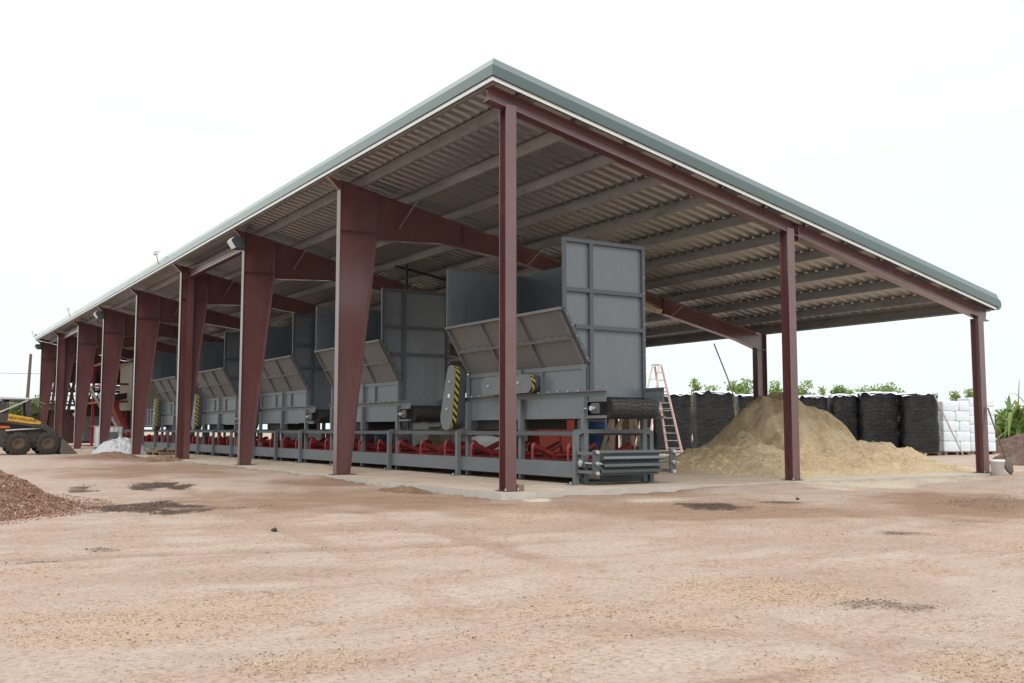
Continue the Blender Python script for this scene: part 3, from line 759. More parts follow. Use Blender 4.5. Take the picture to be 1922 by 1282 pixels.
MB().bb((.5, -.03, .06), (1.6, .0, .29)).bb((.0, -.02, .03), (1.65, .04, .055)).build('lower_cross_plate', 'greyr', cv)
# small ribbed chute at the far end of the conveyor
ch = empty('discharge_chute', (2.2, 34.6, 0), 'small grey ribbed chute at the far end of the conveyor row', 'chute')
MB().bb((0, 0, 1.15), (.012, 3.2, 1.95)).bb((1.3, 0, 1.15), (1.312, 3.2, 1.95)).bb((.014, 0, 1.15), (1.298, .012, 1.95)).bb((.014, 3.188, 1.15), (1.298, 3.2, 1.95)).build('chute_box', 'grey', ch)
mb = MB()
for i in range(6): mb.bb((-.06, .03+i*.62, 1.2), (-.001, .09+i*.62, 1.9))
mb.bb((-.07, 0, 1.901), (-.001, 3.2, 1.95)).bb((-.07, 0, 1.15), (-.001, 3.2, 1.199)); mb.build('chute_rib', 'conv', ch)
for y in (.05, 3.15):
    for x in (.05, 1.26): MB().bb((x-.04, y-.04, 0), (x+.04, y+.04, 1.149)).build('leg', 'conv', ch)

# ------------------------------------------------------------------ piles
def heightfield(name, m, x0, x1, y0, y1, nx, ny, fn, parent=None, loc=(0, 0, 0)):
    vs = []; 
    for j in range(ny+1):
        for i in range(nx+1):
            x = x0+(x1-x0)*i/nx; y = y0+(y1-y0)*j/ny; vs.append((x, y, fn(x, y)))
    fs = [(j*(nx+1)+i, j*(nx+1)+i+1, (j+1)*(nx+1)+i+1, (j+1)*(nx+1)+i) for j in range(ny) for i in range(nx)]
    fs = [f for f in fs if max(vs[i][2] for i in f) > -.3]
    mb = MB(); mb.add(vs, fs, True); return mb.build(name, m, parent, loc, fix=False)
def lerp_tab(tab, x):
    if x <= tab[0][0]: return tab[0][1]
    for (a, b), (c, d) in zip(tab, tab[1:]):
        if x <= c: return b+(d-b)*(x-a)/(c-a)
    return tab[-1][1]
PK = V((10.77, 4.19, 0))
RIDGE = [(-2.7, -.35), (-2.4, .05), (-1.9, .5), (-1.3, 1.05), (-.93, 1.54), (-.45, 1.86), (0, 2.0), (.35, 1.94), (.7, 1.74), (1.12, 1.5), (1.62, 1.03), (2.03, .71), (2.8, .52), (3.3, .57), (3.76, .36), (4.5, .0), (4.9, -.4)]
EDGE = [(-3.2, -1.4), (-2.7, -2.2), (-1.4, -5.3), (-.4, -4.6), (.8, -3.3), (2.4, -2.6), (3.8, -1.7), (4.8, -.6)]
def sand_h(x, y):
    d = V((x, y, 0))-PK; r = d.dot(AX_R); f = d.dot(AX_F)
    w = .35*fbm(x, y, .7, 3); r2 = r+.18*fbm(x, y, 1.1, 3, 2.); f2 = f+w*.6
    P = lerp_tab(RIDGE, r2)
    up = P-.86*max(0, -f2-.1) if f2 < 0 else P-.8*max(0, f2-.3)
    e_ = lerp_tab(EDGE, r)+.25*fbm(x, y, .9, 3, 9.)
    fr = max(0, min(1.2, (f-e_)/max(.5, -e_-.2)))
    bench = (1.12*max(0, 1-abs(r+.3)/3.9)+.42*max(0, 1-abs(r-2.5)/2.6))*min(1, fr)**.85
    if f > -.4: bench -= .8*(f+.4)
    if f < e_: bench = -.12*(e_-f)*4
    k = .03; a, b = up, bench+.10*sstep(.3, .9, fr)*fbm(x, y, 1.9, 2, 7.)
    h = max(a, b)+max(0, k-abs(a-b))**2/(4*k)
    h += .07*fbm(x, y, 1.6, 4, 1.)*min(1, max(0, h)*3)+(.022 if up > bench else .045)*fbm(x, y, 5.5, 4, 4.)*min(1, max(0, h)*4)
    if up > bench: h += .10*nz(r*2.2, f*.45, 3.)*min(1, max(0, h)*1.5)+.05*nz(r*5.5, f*.9, 8.)*min(1, max(0, h)*1.5)
    # slumped gullies on the right flank and front
    g_ = abs(nz(x*.9+.3*y, y*.4, 5.)); h -= .2*max(0, .13-g_)/.13*min(1, max(0, h-.15)*2)
    return h-.015
sp = heightfield('sand_pile', 'sand', 5.6, 16.6, -1.6, 8.4, 300, 280, sand_h)
tag(sp, 'big heap of pale yellow-brown sand between the maroon posts at the right', 'sand pile')
M['chip_sand'] = chip_mat('sand_clods', [(0, (.46, .34, .21)), (.5, (.6, .465, .31)), (1, (.68, .55, .39))])
sp_ = []
for _ in range(6000):
    x = random.uniform(6.2, 15); y = random.uniform(-.3, 5); h = sand_h(x, y)
    if h > .02 and (h < .95 or random.random() < .12):
        n = V((sand_h(x-.06, y)-sand_h(x+.06, y), sand_h(x, y-.06)-sand_h(x, y+.06), .12)).normalized()
        sp_.append(((x, y, h-.004), random.choice((.02, .03, .03, .04, .06)), n))
    elif h > -.25 and random.random() < .12: sp_.append(((x, y, .002), random.uniform(.01, .03), None))
o = chips('sand_clods', 'chip_sand', sp_, sp, .55); o['kind'] = 'stuff'
# red bark mulch at the left
MC = V((-9.3, 2.6, 0))
def mulch_h(x, y):
    d = math.hypot((x-MC.x)/1.0, (y-MC.y)/1.15)
    a = math.atan2(y-MC.y, x-MC.x)
    h = 1.5-.47*d-.06*max(0, d-2.2)+.09*fbm(x, y, 1.2, 4)+.03*fbm(x, y, 7, 3)
    t = .0*math.exp(-((x+5.9)/1.5)**2-((y-.0)/.5)**2)
    if h < .12: h = .12-(.12-h)*.55
    return -.12+max(h, -.4) if h > -.25 else -.5
mp_ = heightfield('mulch_pile', 'mulch', -13.8, -4.6, -2.6, 7.4, 200, 200, mulch_h)
tag(mp_, 'reddish bark mulch heap at the left edge in front of the loader', 'mulch pile')
sp_ = []
for _ in range(52000):
    x = random.uniform(-10.5, -4.6); y = random.uniform(-2.6, 4.4); h = mulch_h(x, y)
    g = ground_h(x, y)
    if h > g-.01:
        n = V((mulch_h(x-.05, y)-mulch_h(x+.05, y), mulch_h(x, y-.05)-mulch_h(x, y+.05), .1)).normalized()
        sp_.append(((x, y, h+.004), random.uniform(.014, .038), n))
    elif h > g-.12 and random.random() < .3:
        sp_.append(((x, y, g+.002), random.uniform(.015, .035), None))
o = chips('bark_chips', 'chip_red', sp_, mp_, .4); o['kind'] = 'stuff'
def heap(name, m, c, rx, ry, h, label, seed, cat='soil heap', n=60):
    def fn(x, y):
        d = math.hypot((x-c[0])/rx, (y-c[1])/ry)
        q = h*(1-d**1.5)+h*.3*fbm(x+seed, y, 2.2/max(rx, .4), 5)+.05*h*fbm(x, y+seed, 9, 3)
        return c[2]+q if d < 1.25 else c[2]-.3
    return tag(heightfield(name, m, c[0]-rx*1.3, c[0]+rx*1.3, c[1]-ry*1.3, c[1]+ry*1.3, n, n, fn), label, cat)
c = at(1938, 806, 44); heap('soil_heap', 'soil', (c.x, c.y, -.05), 2.1, 2.2, 1.0, 'dark brown soil heap below the banana plants at the right edge', 3)
c = ground_at(1925, 874, -.05); heap('soil_heap', 'soil', (c.x+.5, c.y+.3, -.08), 1.35, 1.0, .52, 'small dark soil heap at the right edge behind the white bucket', 8)
c = ground_at(320, 866, 0); heap('dirt_mound', 'dirt', (-.75, 20.4, -.06), .8, 1.4, .2, 'low brown dirt ridge against the slab by the third column', 12, 'dirt mound', 50)
heap('dirt_mound', 'dirt', (-1.15, 26.6, -.06), .9, 2.6, .2, 'low brown dirt ridge outside the fourth and fifth columns', 15, 'dirt mound', 50)
heap('dirt_mound', 'dirt', (-.75, 2.2, -.11), .35, .9, .1, 'thin brown dirt ridge along the slab edge left of the corner post', 19, 'dirt mound', 50)

# ------------------------------------------------------------------ wrapped pallets
def wrapped(px0, px1, ytop, label, D=40., yaw=0., deep=1.15):
    c = at((px0+px1)/2, 820, D); w = (px1-px0)/FPX*D-.03
    H = 1+(806-ytop)/FPX*D
    th = math.atan2(AX_R.y, AX_R.x)+yaw
    e = empty('wrapped_pallet', (c.x+AX_F.x*deep/2, c.y+AX_F.y*deep/2, ground_h(c.x, c.y)), label, 'pallet load', 'pallet loads in black stretch wrap', th)
    e.rotation_euler = (0, 0, th)
    n = 16; nz_ = 34; vs = []; sd = random.uniform(0, 99)
    loop = []
    for i in range(4*n):
        s, q = divmod(i, n); t = -1+2*q/n
        p = [(t, -1), (1, t), (-t, 1), (-1, -t)][s]
        l8 = (abs(p[0])**5+abs(p[1])**5)**(1/5); loop.append((p[0]/l8, p[1]/l8))
    for j in range(nz_+1):
        t = j/nz_; z = .14+(H-.16)*t
        bulge = 1+.02*math.sin(t*9+sd)+.012*math.sin(t*23+sd*2)-.02*t
        for u, v in loop:
            d = .035*noise.noise(V((u*2+sd, v*2, z*3)))+.02*noise.noise(V((u*3+sd, v*3, z*14)))
            k = bulge*(1+d); vs.append((u*w/2*k, v*deep/2*k, z+.05*noise.noise(V((u*1.3+sd, v*1.3, 3)))*t))
    m_ = 4*n; fs = [(j*m_+i, j*m_+(i+1) % m_, (j+1)*m_+(i+1) % m_, (j+1)*m_+i) for j in range(nz_) for i in range(m_)]
    mb = MB(); mb.add(vs, fs, True); mb.add(vs[-m_:], [tuple(range(m_))]); mb.build('stretch_wrap', 'wrap', e, fix=False)
    mb = MB()       # white sheet over the top
    vs = []; k_ = 12
    for j in range(k_+1):
        for i in range(k_+1):
            u, v = -1+2*i/k_, -1+2*j/k_; edge = max(abs(u), abs(v))
            vs.append((u*w/2*1.0, v*deep/2*1.0, H+.03+.06*noise.noise(V((u*1.7+sd, v*1.7, 0)))-.16*(.5+noise.noise(V((u*3+sd, v*3, 9))))*max(0, edge-.85)/.15))
    mb.add(vs, [(j*(k_+1)+i, j*(k_+1)+i+1, (j+1)*(k_+1)+i+1, (j+1)*(k_+1)+i) for j in range(k_) for i in range(k_)], True); mb.build('top_sheet', 'bagw', e, fix=False)
    mb = MB()
    for x in (-.42, 0, .42): mb.bb((x*w-.05, -deep/2*.95, .0), (x*w+.05, deep/2*.95, .1))
    for i in range(6): mb.bb((-w/2*.97, -deep*.46+i*deep*.17, .102), (w/2*.97, -deep*.46+i*deep*.17+.09, .125))
    mb.build('pallet', 'wooddark', e)
    return e
wrapped(1166, 1226, 742, 'black wrapped pallet load mostly hidden behind the ladder foot and hopper', 45)
wrapped(1230, 1303, 739, 'black wrapped pallet load right behind the pink stepladder', 44)
wrapped(1306, 1383, 734, 'black wrapped pallet load with a torn white patch, left of the sand heap', 39.6)
wrapped(1387, 1442, 739, 'black wrapped pallet load behind the peak of the sand heap, left of the far column', 40.6)
wrapped(1445, 1500, 742, 'black wrapped pallet load directly behind the sand peak and middle post', 41)
wrapped(1503, 1560, 741, 'black wrapped pallet load just right of the middle post, above the steep sand flank', 40.5)
wrapped(1564, 1615, 740, 'narrow black wrapped pallet load, third from the white bag stacks', 40.4)
wrapped(1618, 1692, 735, 'wide black wrapped pallet load with bright white top, second from the white bag stacks', 40)
wrapped(1698, 1769, 737, 'black wrapped pallet load standing next to the white bag stacks', 39.6)
# torn white patch
e_ = None
def bag_stack(px0, px1, ytop, layers, D, label, deep=1.2):
    c = at((px0+px1)/2, 820, D); w = (px1-px0)/FPX*D; H = 1+(806-ytop)/FPX*D
    th = math.atan2(AX_R.y, AX_R.x)
    e = empty('bag_stack', (c.x+AX_F.x*deep/2, c.y+AX_F.y*deep/2, ground_h(c.x, c.y)), label, 'bag stack', 'pallets of white bags', th)
    mb = MB()
    for x in (-.42, 0, .42): mb.bb((x*w-.05, -deep/2*.95, .0), (x*w+.05, deep/2*.95, .1))
    mb.bb((-w/2*.97, -deep*.47, .102), (w/2*.97, deep*.47, .125)); mb.build('pallet', 'wooddark', e)
    hl = (H-.13)/layers
    for k in range(layers):
        z = .13+hl*(k+.5)
        cuts = [-.5, -.02, .5] if k % 2 else [-.5, .12, .5]
        for a, b in zip(cuts, cuts[1:]):
            cx = (a+b)/2*w; bw = (b-a)*w*1.02; n1, n2 = 28, 14; vs = []
            sd = random.uniform(0, 50)
            for j in range(n2+1):
                ph = -math.pi/2+math.pi*j/n2
                for i in range(n1):
                    th_ = 2*math.pi*i/n1
                    def se(c_, p): return math.copysign(abs(c_)**p, c_)
                    x = se(math.cos(ph), .1)*se(math.cos(th_), .14); y = se(math.cos(ph), .1)*se(math.sin(th_), .14); zz = se(math.sin(ph), .22)
                    q = 1+.045*noise.noise(V((x*2+sd, y*2, zz*2)))
                    vs.append((cx+x*bw/2*q, y*deep/2*q, z+zz*hl*.52*q))
            fs = [(j*n1+i, j*n1+(i+1) % n1, (j+1)*n1+(i+1) % n1, (j+1)*n1+i) for j in range(n2) for i in range(n1)]
            MB().add(vs, fs, True).build('bag', 'bagw', e, fix=False)
    return e
bag_stack(1771, 1822, 752, 5, 40.2, 'lower stack of white bags right beside the last black pallet load')
bag_stack(1822, 1869, 745, 6, 41.5, 'taller stack of white bags just behind the right-hand end post')
# ------------------------------------------------------------------ rods, ladder, bucket, shovel, brick, stone
a = at(1340, 645, 26.4); b = at(1388, 775, 26.0)
tag(MB().tube([a, (a+b)/2+V((.02, 0, .03)), b], .018, 8).build('leaning_rod', 'rod'), 'thin grey rod planted upright in the left side of the sand heap', 'rod')
b = at(1808, 855, 38.6); a = at(1752, 738, 38.9)
tag(MB().tube([a, b], .028, 8).build('leaning_rod', 'rod'), 'thin grey rod leaning on the last black pallet load', 'rod')

lt = at(1233, 685, 39.); lz = ground_h(lt.x, lt.y)
ld = empty('stepladder', (lt.x, lt.y, lz), 'tall pink fibreglass stepladder with aluminium steps standing open by the pallets', 'ladder')
HT = lt.z-lz; spd = AX_R*.77+AX_F*.64; wd = AX_R*.64-AX_F*.77
def lp(side, s, t):   # side +-1 along width, s +1 front -1 rear, t 0 bottom..1 top
    hw = .38*(1-t)+.17*t; sp_ = (1.0*(1-t)+.06*t)*s
    p = spd*sp_+wd*(hw*side); return V((p.x, p.y, HT*t))
for s, nm in ((1, 'front_rail'), (-1, 'rear_rail')):
    for side in (-1, 1): MB().bar(lp(side, s, 0), lp(side, s, .985), .085 if s > 0 else .055, .035, spd).build(nm, 'pink', ld)
for k in range(1, 12):
    t = k/12; MB().bar(lp(-1, 1, t), lp(1, 1, t), .09, .03, (0, 0, 1)).build('step', 'alu', ld)
for t in (.12, .3, .48, .66, .84): MB().bar(lp(-1, -1, t), lp(1, -1, t), .04, .02).build('rear_brace', 'alu', ld)
q = wd*.2; MB().bar(V((-q.x, -q.y, HT)), V((q.x, q.y, HT)), .22, .05).build('top_cap', 'alu', ld)
for side in (-1, 1): MB().bar(lp(side, 1, .52), lp(side, -1, .52), .03, .01).build('spreader', 'alu', ld)

bp = ground_at(1880, 895, -.06)
bk = empty('plastic_bucket', (bp.x+.1, bp.y+.15, ground_h(bp.x, bp.y)), 'white plastic bucket on the ground beside the right end post', 'bucket')
n = 24; pr = [(0, .0), (.128, .0), (.15, .345), (.158, .345), (.158, .31), (.162, .31), (.162, .36), (.145, .36), (.122, .012), (0, .012)]
vs = [(r*math.cos(2*math.pi*i/n), r*math.sin(2*math.pi*i/n), z) for r, z in pr for i in range(n)]
MB().add(vs, [(j*n+i, j*n+(i+1) % n, (j+1)*n+(i+1) % n, (j+1)*n+i) for j in range(len(pr)-1) for i in range(n)], True).build('pail', 'pail', bk)
MB().tube([(.16*math.cos(a)*1., .17*math.sin(a)*.4-.1*abs(math.sin(a)), .3-.16*math.sin(a)) for a in [math.pi*i/14 for i in range(15)]], .004, 5).build('bail_handle', 'steel', bk)
sb = ground_at(1879, 892, -.06)-AX_F*.45+AX_R*.02; stp = V((12.99, -.14, 1.5))
sv = empty('shovel', (sb.x, sb.y, ground_h(sb.x, sb.y)), 'long-handled shovel leaning against the right end post', 'shovel')
top = stp-V((sb.x, sb.y, sv.location.z)); mid = top*.22; up1 = top.normalized()
MB().tube([mid, top*.6+V((.01, .01, 0)), top], [.02, .017, .017], 8).build('handle', 'pole', sv)
xw = V((.84, -.53, 0)); vs = []
for t, w in ((0., .02), (.25, .09), (.6, .115), (.98, .11), (1.05, .03)):
    for q in (-1, -.4, .4, 1): vs.append(mid*t+xw*(w*q)+V((.1, .12, 0))*(.16*(abs(q)**2))+V((0, 0, .012)))
mb = MB(); mb.add(vs, [(j*4+i, j*4+i+1, j*4+i+5, j*4+i+4) for j in range(4) for i in range(3)], True); o = mb.build('blade', 'bucket', sv); o.modifiers.new('t', 'SOLIDIFY').thickness = .005
tag(MB().box((.19, -.06, .055), (.12, .1, .11)).build('wood_block', 'wooddark', bevel=.008), 'small dark wooden block at the foot of the corner post', 'block')
def rock(p, s, label):
    mb = MB(); bm = bmesh.new(); bmesh.ops.create_icosphere(bm, subdivisions=3, radius=1)
    vs = [v.co*(1+.35*noise.noise(v.co*1.3+V((s*99, 0, 0)))+.12*noise.noise(v.co*4)) for v in bm.verts]
    vs = [V((v.x*s, v.y*s*.8, v.z*s*.7)) for v in vs]; fs = [tuple(v.index for v in f.verts) for f in bm.faces]; bm.free()
    o = mb.add(vs, fs, False).build('stone', 'stone', None, p); tag(o, label, 'stone')
p = ground_at(515, 992, -.09); rock((p.x, p.y, ground_h(p.x, p.y)+.02), .034, 'single dark stone lying on the open sandy ground left of centre')
p = ground_at(1497, 936, -.09); rock((p.x, p.y, ground_h(p.x, p.y)+.02), .03, 'dark stone on the ground in front of the middle post')

# ------------------------------------------------------------------ stored things behind the conveyor
def local(D, px, dz=0): p = at(px, 806, D); return V((p.x, p.y, dz))
p = local(27.5, 1043)
e = empty('steel_bin', p, 'red steel skip bin standing behind the conveyor', 'bin', None, math.atan2(AX_R.y, AX_R.x)+.3)
MB().prism([(-.6, .15), (.6, .15), (.68, 1.32), (-.68, 1.32)], XZ, -.5, .5).build('bin_body', 'redbin', e)
MB().bb((-.72, -.55, 1.321), (.72, .55, 1.37)).bb((-.04, -.56, .2), (.04, -.502, 1.32)).bb((-.5, -.5, 0), (-.4, .5, .149)).bb((.4, -.5, 0), (.5, .5, .149)).build('bin_rim', 'redbin', e)
p = local(26, 916)
e = empty('white_tank', p, 'white round plastic tank with a black hose, under the first hopper', 'tank')
n = 24; pr = [(0, .35), (.3, .36), (.45, .45), (.52, .62), (.5, .8), (.38, .95), (.2, 1.0), (0, 1.0)]
vs = [(r*math.cos(2*math.pi*i/n), r*math.sin(2*math.pi*i/n), z) for r, z in pr for i in range(n)]
MB().add(vs, [(j*n+i, j*n+(i+1) % n, (j+1)*n+(i+1) % n, (j+1)*n+i) for j in range(len(pr)-1) for i in range(n)], True).build('tank_body', 'white', e)
MB().tube([(.5*math.cos(a), .5*math.sin(a), .84+.06*math.sin(2*a)) for a in [2*math.pi*i/20 for i in range(21)]], .03, 6).tube([(.3*math.cos(a), .3*math.sin(a), 1.0) for a in [2*math.pi*i/20 for i in range(21)]], .025, 6).build('hose', 'black', e)
MB().bb((-.4, -.4, 0), (.4, .4, .35)).build('stand', 'greyr', e)
p = local(27, 882); e = empty('white_crate', p, 'low white crate with a red label beside the white tank', 'crate', None, -.5)
MB().bb((-.45, -.3, 0), (.45, .3, .82)).build('crate_body', 'white', e, bevel=.03); MB().bb((-.3, -.306, .5), (.0, -.301, .68)).build('red_label', 'redbin', e)
p = local(31, 1122); e = empty('blue_drum', p, 'blue plastic drum behind the near end of the conveyor', 'drum')
n = 22; pr = [(0, 0), (.29, 0), (.3, .05), (.29, .3), (.305, .32), (.29, .34), (.29, .6), (.305, .62), (.29, .64), (.29, .92), (.27, .95), (0, .95)]
MB().add([(r*math.cos(2*math.pi*i/n), r*math.sin(2*math.pi*i/n), z*1.3) for r, z in pr for i in range(n)], [(j*n+i, j*n+(i+1) % n, (j+1)*n+(i+1) % n, (j+1)*n+i) for j in range(len(pr)-1) for i in range(n)], True).build('drum_body', 'blue', e)
for i, (px, lean, h, m, lb) in enumerate([(1138, .5, 1.5, 'wood', 'pale board leaning left-to-right next to the blue drum'), (1150, .75, 1.45, 'wood', 'pale board steeply crossing behind the conveyor end'), (1172, .15, 1.5, 'wooddark', 'dark board standing between two pale ones'), (1188, -.12, 1.55, 'wood', 'pale upright board behind the conveyor end'), (1200, -.3, 1.5, 'wood', 'pale board leaning back to the left below the hopper belt'), (1206, .02, 1.6, 'wood', 'pale upright board nearest the ladder')]):
    p = local(30.5+i*.12, px); b_ = p-AX_R*lean*.5; t_ = p+AX_R*lean*.5+AX_F*.25+V((0, 0, h))
    tag(MB().bar(b_, t_, .12, .035, AX_F).build('timber_board', m), lb, 'board', 'boards leaning behind the conveyor')
BX = [(5.6, 12.4, .9, .7, 1.05, 'card', 'open cardboard carton behind the second hopper'), (6.0, 14.6, .8, .6, 1.15, 'white', 'white carton behind the second hopper'),
      (5.4, 16.6, .8, .9, 1.1, 'blue', 'blue crate behind the gap after the third hopper'), (5.8, 17.9, .7, .8, 1.12, 'blue', 'second blue crate, deeper than the other'),
      (5.6, 19.4, .8, .7, .95, 'card', 'brown carton behind the third hopper'), (5.7, 20.9, .9, .7, .98, 'card', 'wide brown carton farther behind the third hopper'),
      (5.5, 23.0, .8, .7, .9, 'white', 'white carton behind the fourth hopper'), (5.6, 25.5, .8, .8, .95, 'white', 'white carton at the far end of the row of cartons'), (6.2, 9.7, .9, .8, .8, 'greyr', 'dark grey box on the floor behind the first gap'), (6.4, 11.3, 1.0, .8, .75, 'wooddark', 'dark timber crate low behind the gap between first and second hoppers')]
for x, y, w, d, h, m, lb in BX:
    e = empty('storage_box', (x, y, 0), lb, 'box', 'boxes stored behind the conveyor', random.uniform(-.3, .3))
    MB().bb((-w/2, -d/2, 0), (w/2, d/2, h)).build('box_body', m, e, bevel=.015); MB().bb((-w/2-.01, -d/2-.01, h+.001), (w/2+.01, d/2+.01, h+.03)).build('lid', m, e)
# black pallets outside the low side, seen only in slots
NUM = 'first second third fourth fifth sixth seventh eighth ninth tenth eleventh twelfth'.split()
for i in range(12):
    y = 20+i*2.3
    p = V((16.6, y, 0)); q = RM.transposed() @ (p-CP); px = CX+FPX*q.x/q.z; hw = .66*FPX/q.z
    wrapped(px-hw, px+hw, 806-1.2*FPX/q.z, '%s black wrapped load outside the low side of the shed, counted from the ladder' % NUM[i], q.z, 0, 1.2)

# ------------------------------------------------------------------ far end: cabin, red machine, IBC, sheet, pallet
cb = empty('control_cabin', (4.3, 46., 0), 'raised beige cabin with a small bright window deep in the shed', 'cabin')
MB().bb((-.9, 0, 2.1), (2.6, 3.4, 4.75)).build('wall', 'olive', cb)
MB().bb((-1.0, -.1, 4.751), (2.7, 3.5, 4.85)).build('roof', 'galv', cb)
w_ = MB().bb((-.5, -.03, 3.35), (.05, -.002, 4.1)).build('window', 'white', cb); MB().bb((-.44, -.036, 3.41), (-.01, -.031, 4.04)).build('pane', 'lens', w_)
for x in (-.8, 2.5):
    for y in (.1, 3.3): MB().bb((x-.07, y-.07, 0), (x+.07, y+.07, 2.099)).build('leg', 'maroon', cb)
rm = empty('sorting_machine', (2.2, 47., 0), 'red steel screening machine with sloping trough and grey struts at the far end', 'machine')
mb = MB()
for x in (0, 1.9, 3.8):
    for y in (0, 4, 8.): mb.bb((x-.07, y-.07, 0), (x+.07, y+.07, 4.9))
for z in (1.2, 2.6, 3.6, 4.85):
    for y in (0, 4, 8.): mb.bar((.07, y, z), (1.83, y, z), .1, .12).bar((1.97, y, z), (3.73, y, z), .1, .12)
    for x in (0, 1.9, 3.8): mb.bar((x, .07, z), (x, 3.93, z), .1, .12).bar((x, 4.07, z), (x, 7.93, z), .1, .12)
mb.build('frame', 'red', rm)
mb = MB()
for i in range(16): 
    t = i/15; mb.box((-.1+t*.9, -1.2-.2*i*.1, 3.0-t*2.1), (.5, 1.2, .1), Matrix.Rotation(rad(38), 3, 'Y'))
mb.build('sloping_trough', 'red', rm)
mb = MB()
for i in range(9): mb.bar((.1, .3+i*.85, 2.7), (3.7, .3+i*.85, 3.5), .06, .35)
mb.build('screen_deck', 'maroon_dark', rm)
MB().bar((-.5, -.5, 3.0), (.9, -.6, .5), .2, .14).bar((-.55, 3.5, 4.0), (.6, 3.4, 1.8), .2, .14).bar((-.7, 6.5, 2.0), (.3, 6.4, .3), .2, .14).build('strut', 'alu', rm)
MB().bb((-.3, 5.2, .3), (1.0, 7.5, 1.8)).build('side_bin', 'greyw', rm)
MB().bb((-.02, 8.1, .3), (3.8, 8.15, 2.9)).build('rear_guard', 'maroon_dark', rm)
mb = MB(); rn = random.Random(5)
for i in range(12): mb.bar((-1.6+i*.5, 9.2+.02*i, 2.2), (-1.6+i*.5+rn.uniform(-.7, .7), 9.2+.02*i, 4.4), rn.uniform(.08, .2), .1)
for z in (2.5, 2.75, 3.15, 3.4, 3.62, 4.0): mb.bb((-1.8, 9.5, z), (4.2, 9.6, z+rn.uniform(.06, .2)))
mb.bb((-1.8, 9.65, .1), (4.2, 9.75, 2.3)).bb((-1.8, 9.65, 4.05), (4.2, 9.75, 5.4))
mb.build('rear_lattice', 'maroon_dark', rm)
p = at(178, 838, 50); ib = empty('liquid_tote', (.95, 38.9, 0), 'white caged liquid tote with a grey panel inside the far bays', 'tote')
MB().bb((-.5, -.58, .15), (.5, .58, 1.12)).build('bottle', 'white', ib, bevel=.04)
mb = MB()
for z in (.16, .4, .64, .88, 1.13): mb.bb((-.53, -.61, z-.012), (.53, -.585, z+.012)).bb((-.53, .585, z-.012), (.53, .61, z+.012)).bb((-.555, -.61, z-.012), (-.531, .61, z+.012)).bb((.531, -.61, z-.012), (.555, .61, z+.012))
for i in range(6):
    y = -.58+i*.232; mb.bb((-.58, y-.01, .15), (-.556, y+.01, 1.14)); x = -.5+i*.2; mb.bb((x-.01, -.635, .15), (x+.01, -.611, 1.14))
mb.build('cage', 'alu', ib); MB().bb((-.3, -.66, .55), (.3, -.637, .85)).build('plate', 'greyw', ib); MB().bb((-.55, -.6, 0), (.55, .6, .13)).build('pallet', 'greyr', ib)
# crumpled sheet
def sheet_h(x, y):
    d = math.hypot((x-.3)/1.15, (y-32.2)/1.7); e_ = abs(fbm(x, y, 1.7, 4, 3.))
    return max(-.05, .5*(1-d**2.2)+.42*e_*(1-d*.75)) if d < 1.05 else -.06
o = heightfield('plastic_sheet', 'tarp', -1.0, 1.8, 30.2, 34.4, 60, 66, sheet_h); o.data.polygons.foreach_set('use_smooth', [False]*len(o.data.polygons)); tag(o, 'crumpled pale grey plastic sheeting heaped between the fourth and fifth columns', 'plastic sheet')
pl = empty('timber_pallet', (.95, 27.0, 0), 'brown timber pallet with debris on the floor between the third and fourth columns', 'pallet', None, .2)
mb = MB()
for y in (-.6, 0, .6): mb.bb((-.55, y-.05, 0), (.55, y+.05, .1))
for i in range(7): mb.bb((-.55+i*.17, -.68, .101), (-.45+i*.17, .68, .125))
mb.build('deck', 'wooddark', pl)
mb = MB()
for i in range(16): mb.box((random.uniform(-.4, .4), random.uniform(-.55, .55), .15+random.uniform(0, .12)), (random.uniform(.15, .4), random.uniform(.1, .3), .07), Matrix.Rotation(random.uniform(0, 3), 3, 'Z') @ Matrix.Rotation(random.gauss(0, .2), 3, 'X'))
mb.build('debris', 'wooddark', pl)

# ------------------------------------------------------------------ skid-steer loader
ls = empty('skid_loader', (-3.36, 32.0, ground_h(-3.2, 32)), 'dark muddy skid-steer loader with a yellow boom band and lowered bucket, facing the shed', 'loader')
# x forward, near side is -y
def wheel(x, y, s):
    n = 28; R = .47; w = .32
    w0 = MB(); pr = [(R*.62, -w/2), (R*.9, -w/2), (R, -w*.36), (R, w*.36), (R*.9, w/2), (R*.62, w/2)]
    vs = [(x+r*math.cos(2*math.pi*i/n), y+d, R+r*math.sin(2*math.pi*i/n)) for r, d in pr for i in range(n)]
    w0.add(vs, [(j*n+i, j*n+(i+1) % n, (j+1)*n+(i+1) % n, (j+1)*n+i) for j in range(len(pr)-1) for i in range(n)], True)
    for i in range(16):
        for sg in (-1, 1):
            a = 2*math.pi*(i+.25*sg)/16; b = a+.16*sg
            p0 = V((x+R*math.cos(a), y, R+R*math.sin(a))); p1 = V((x+R*1.0*math.cos(b), y+sg*w*.44, R+R*1.0*math.sin(b)))
            w0.bar(p0, p1, .06, .055, V((math.cos(a), 0, math.sin(a))))
    t = empty_w = w0.build('wheel', 'tyre', ls, fix=True)
    m_ = MB(); pr = [(0, s*w*.18), (.1, s*w*.18), (.12, s*w*.3), (R*.35, s*w*.28), (R*.62, s*w*.42), (R*.65, s*w*.1)]
    vs = [(x+r*math.cos(2*math.pi*i/n), y+d, R+r*math.sin(2*math.pi*i/n)) for r, d in pr for i in range(n)]
    m_.add(vs, [(j*n+i, j*n+(i+1) % n, (j+1)*n+(i+1) % n, (j+1)*n+i) for j in range(len(pr)-1) for i in range(n)], True); m_.build('rim', 'rim', t)
for x in (-.52, .58):
    for y, s in ((-.68, -1), (.68, 1)): wheel(x, y, s)
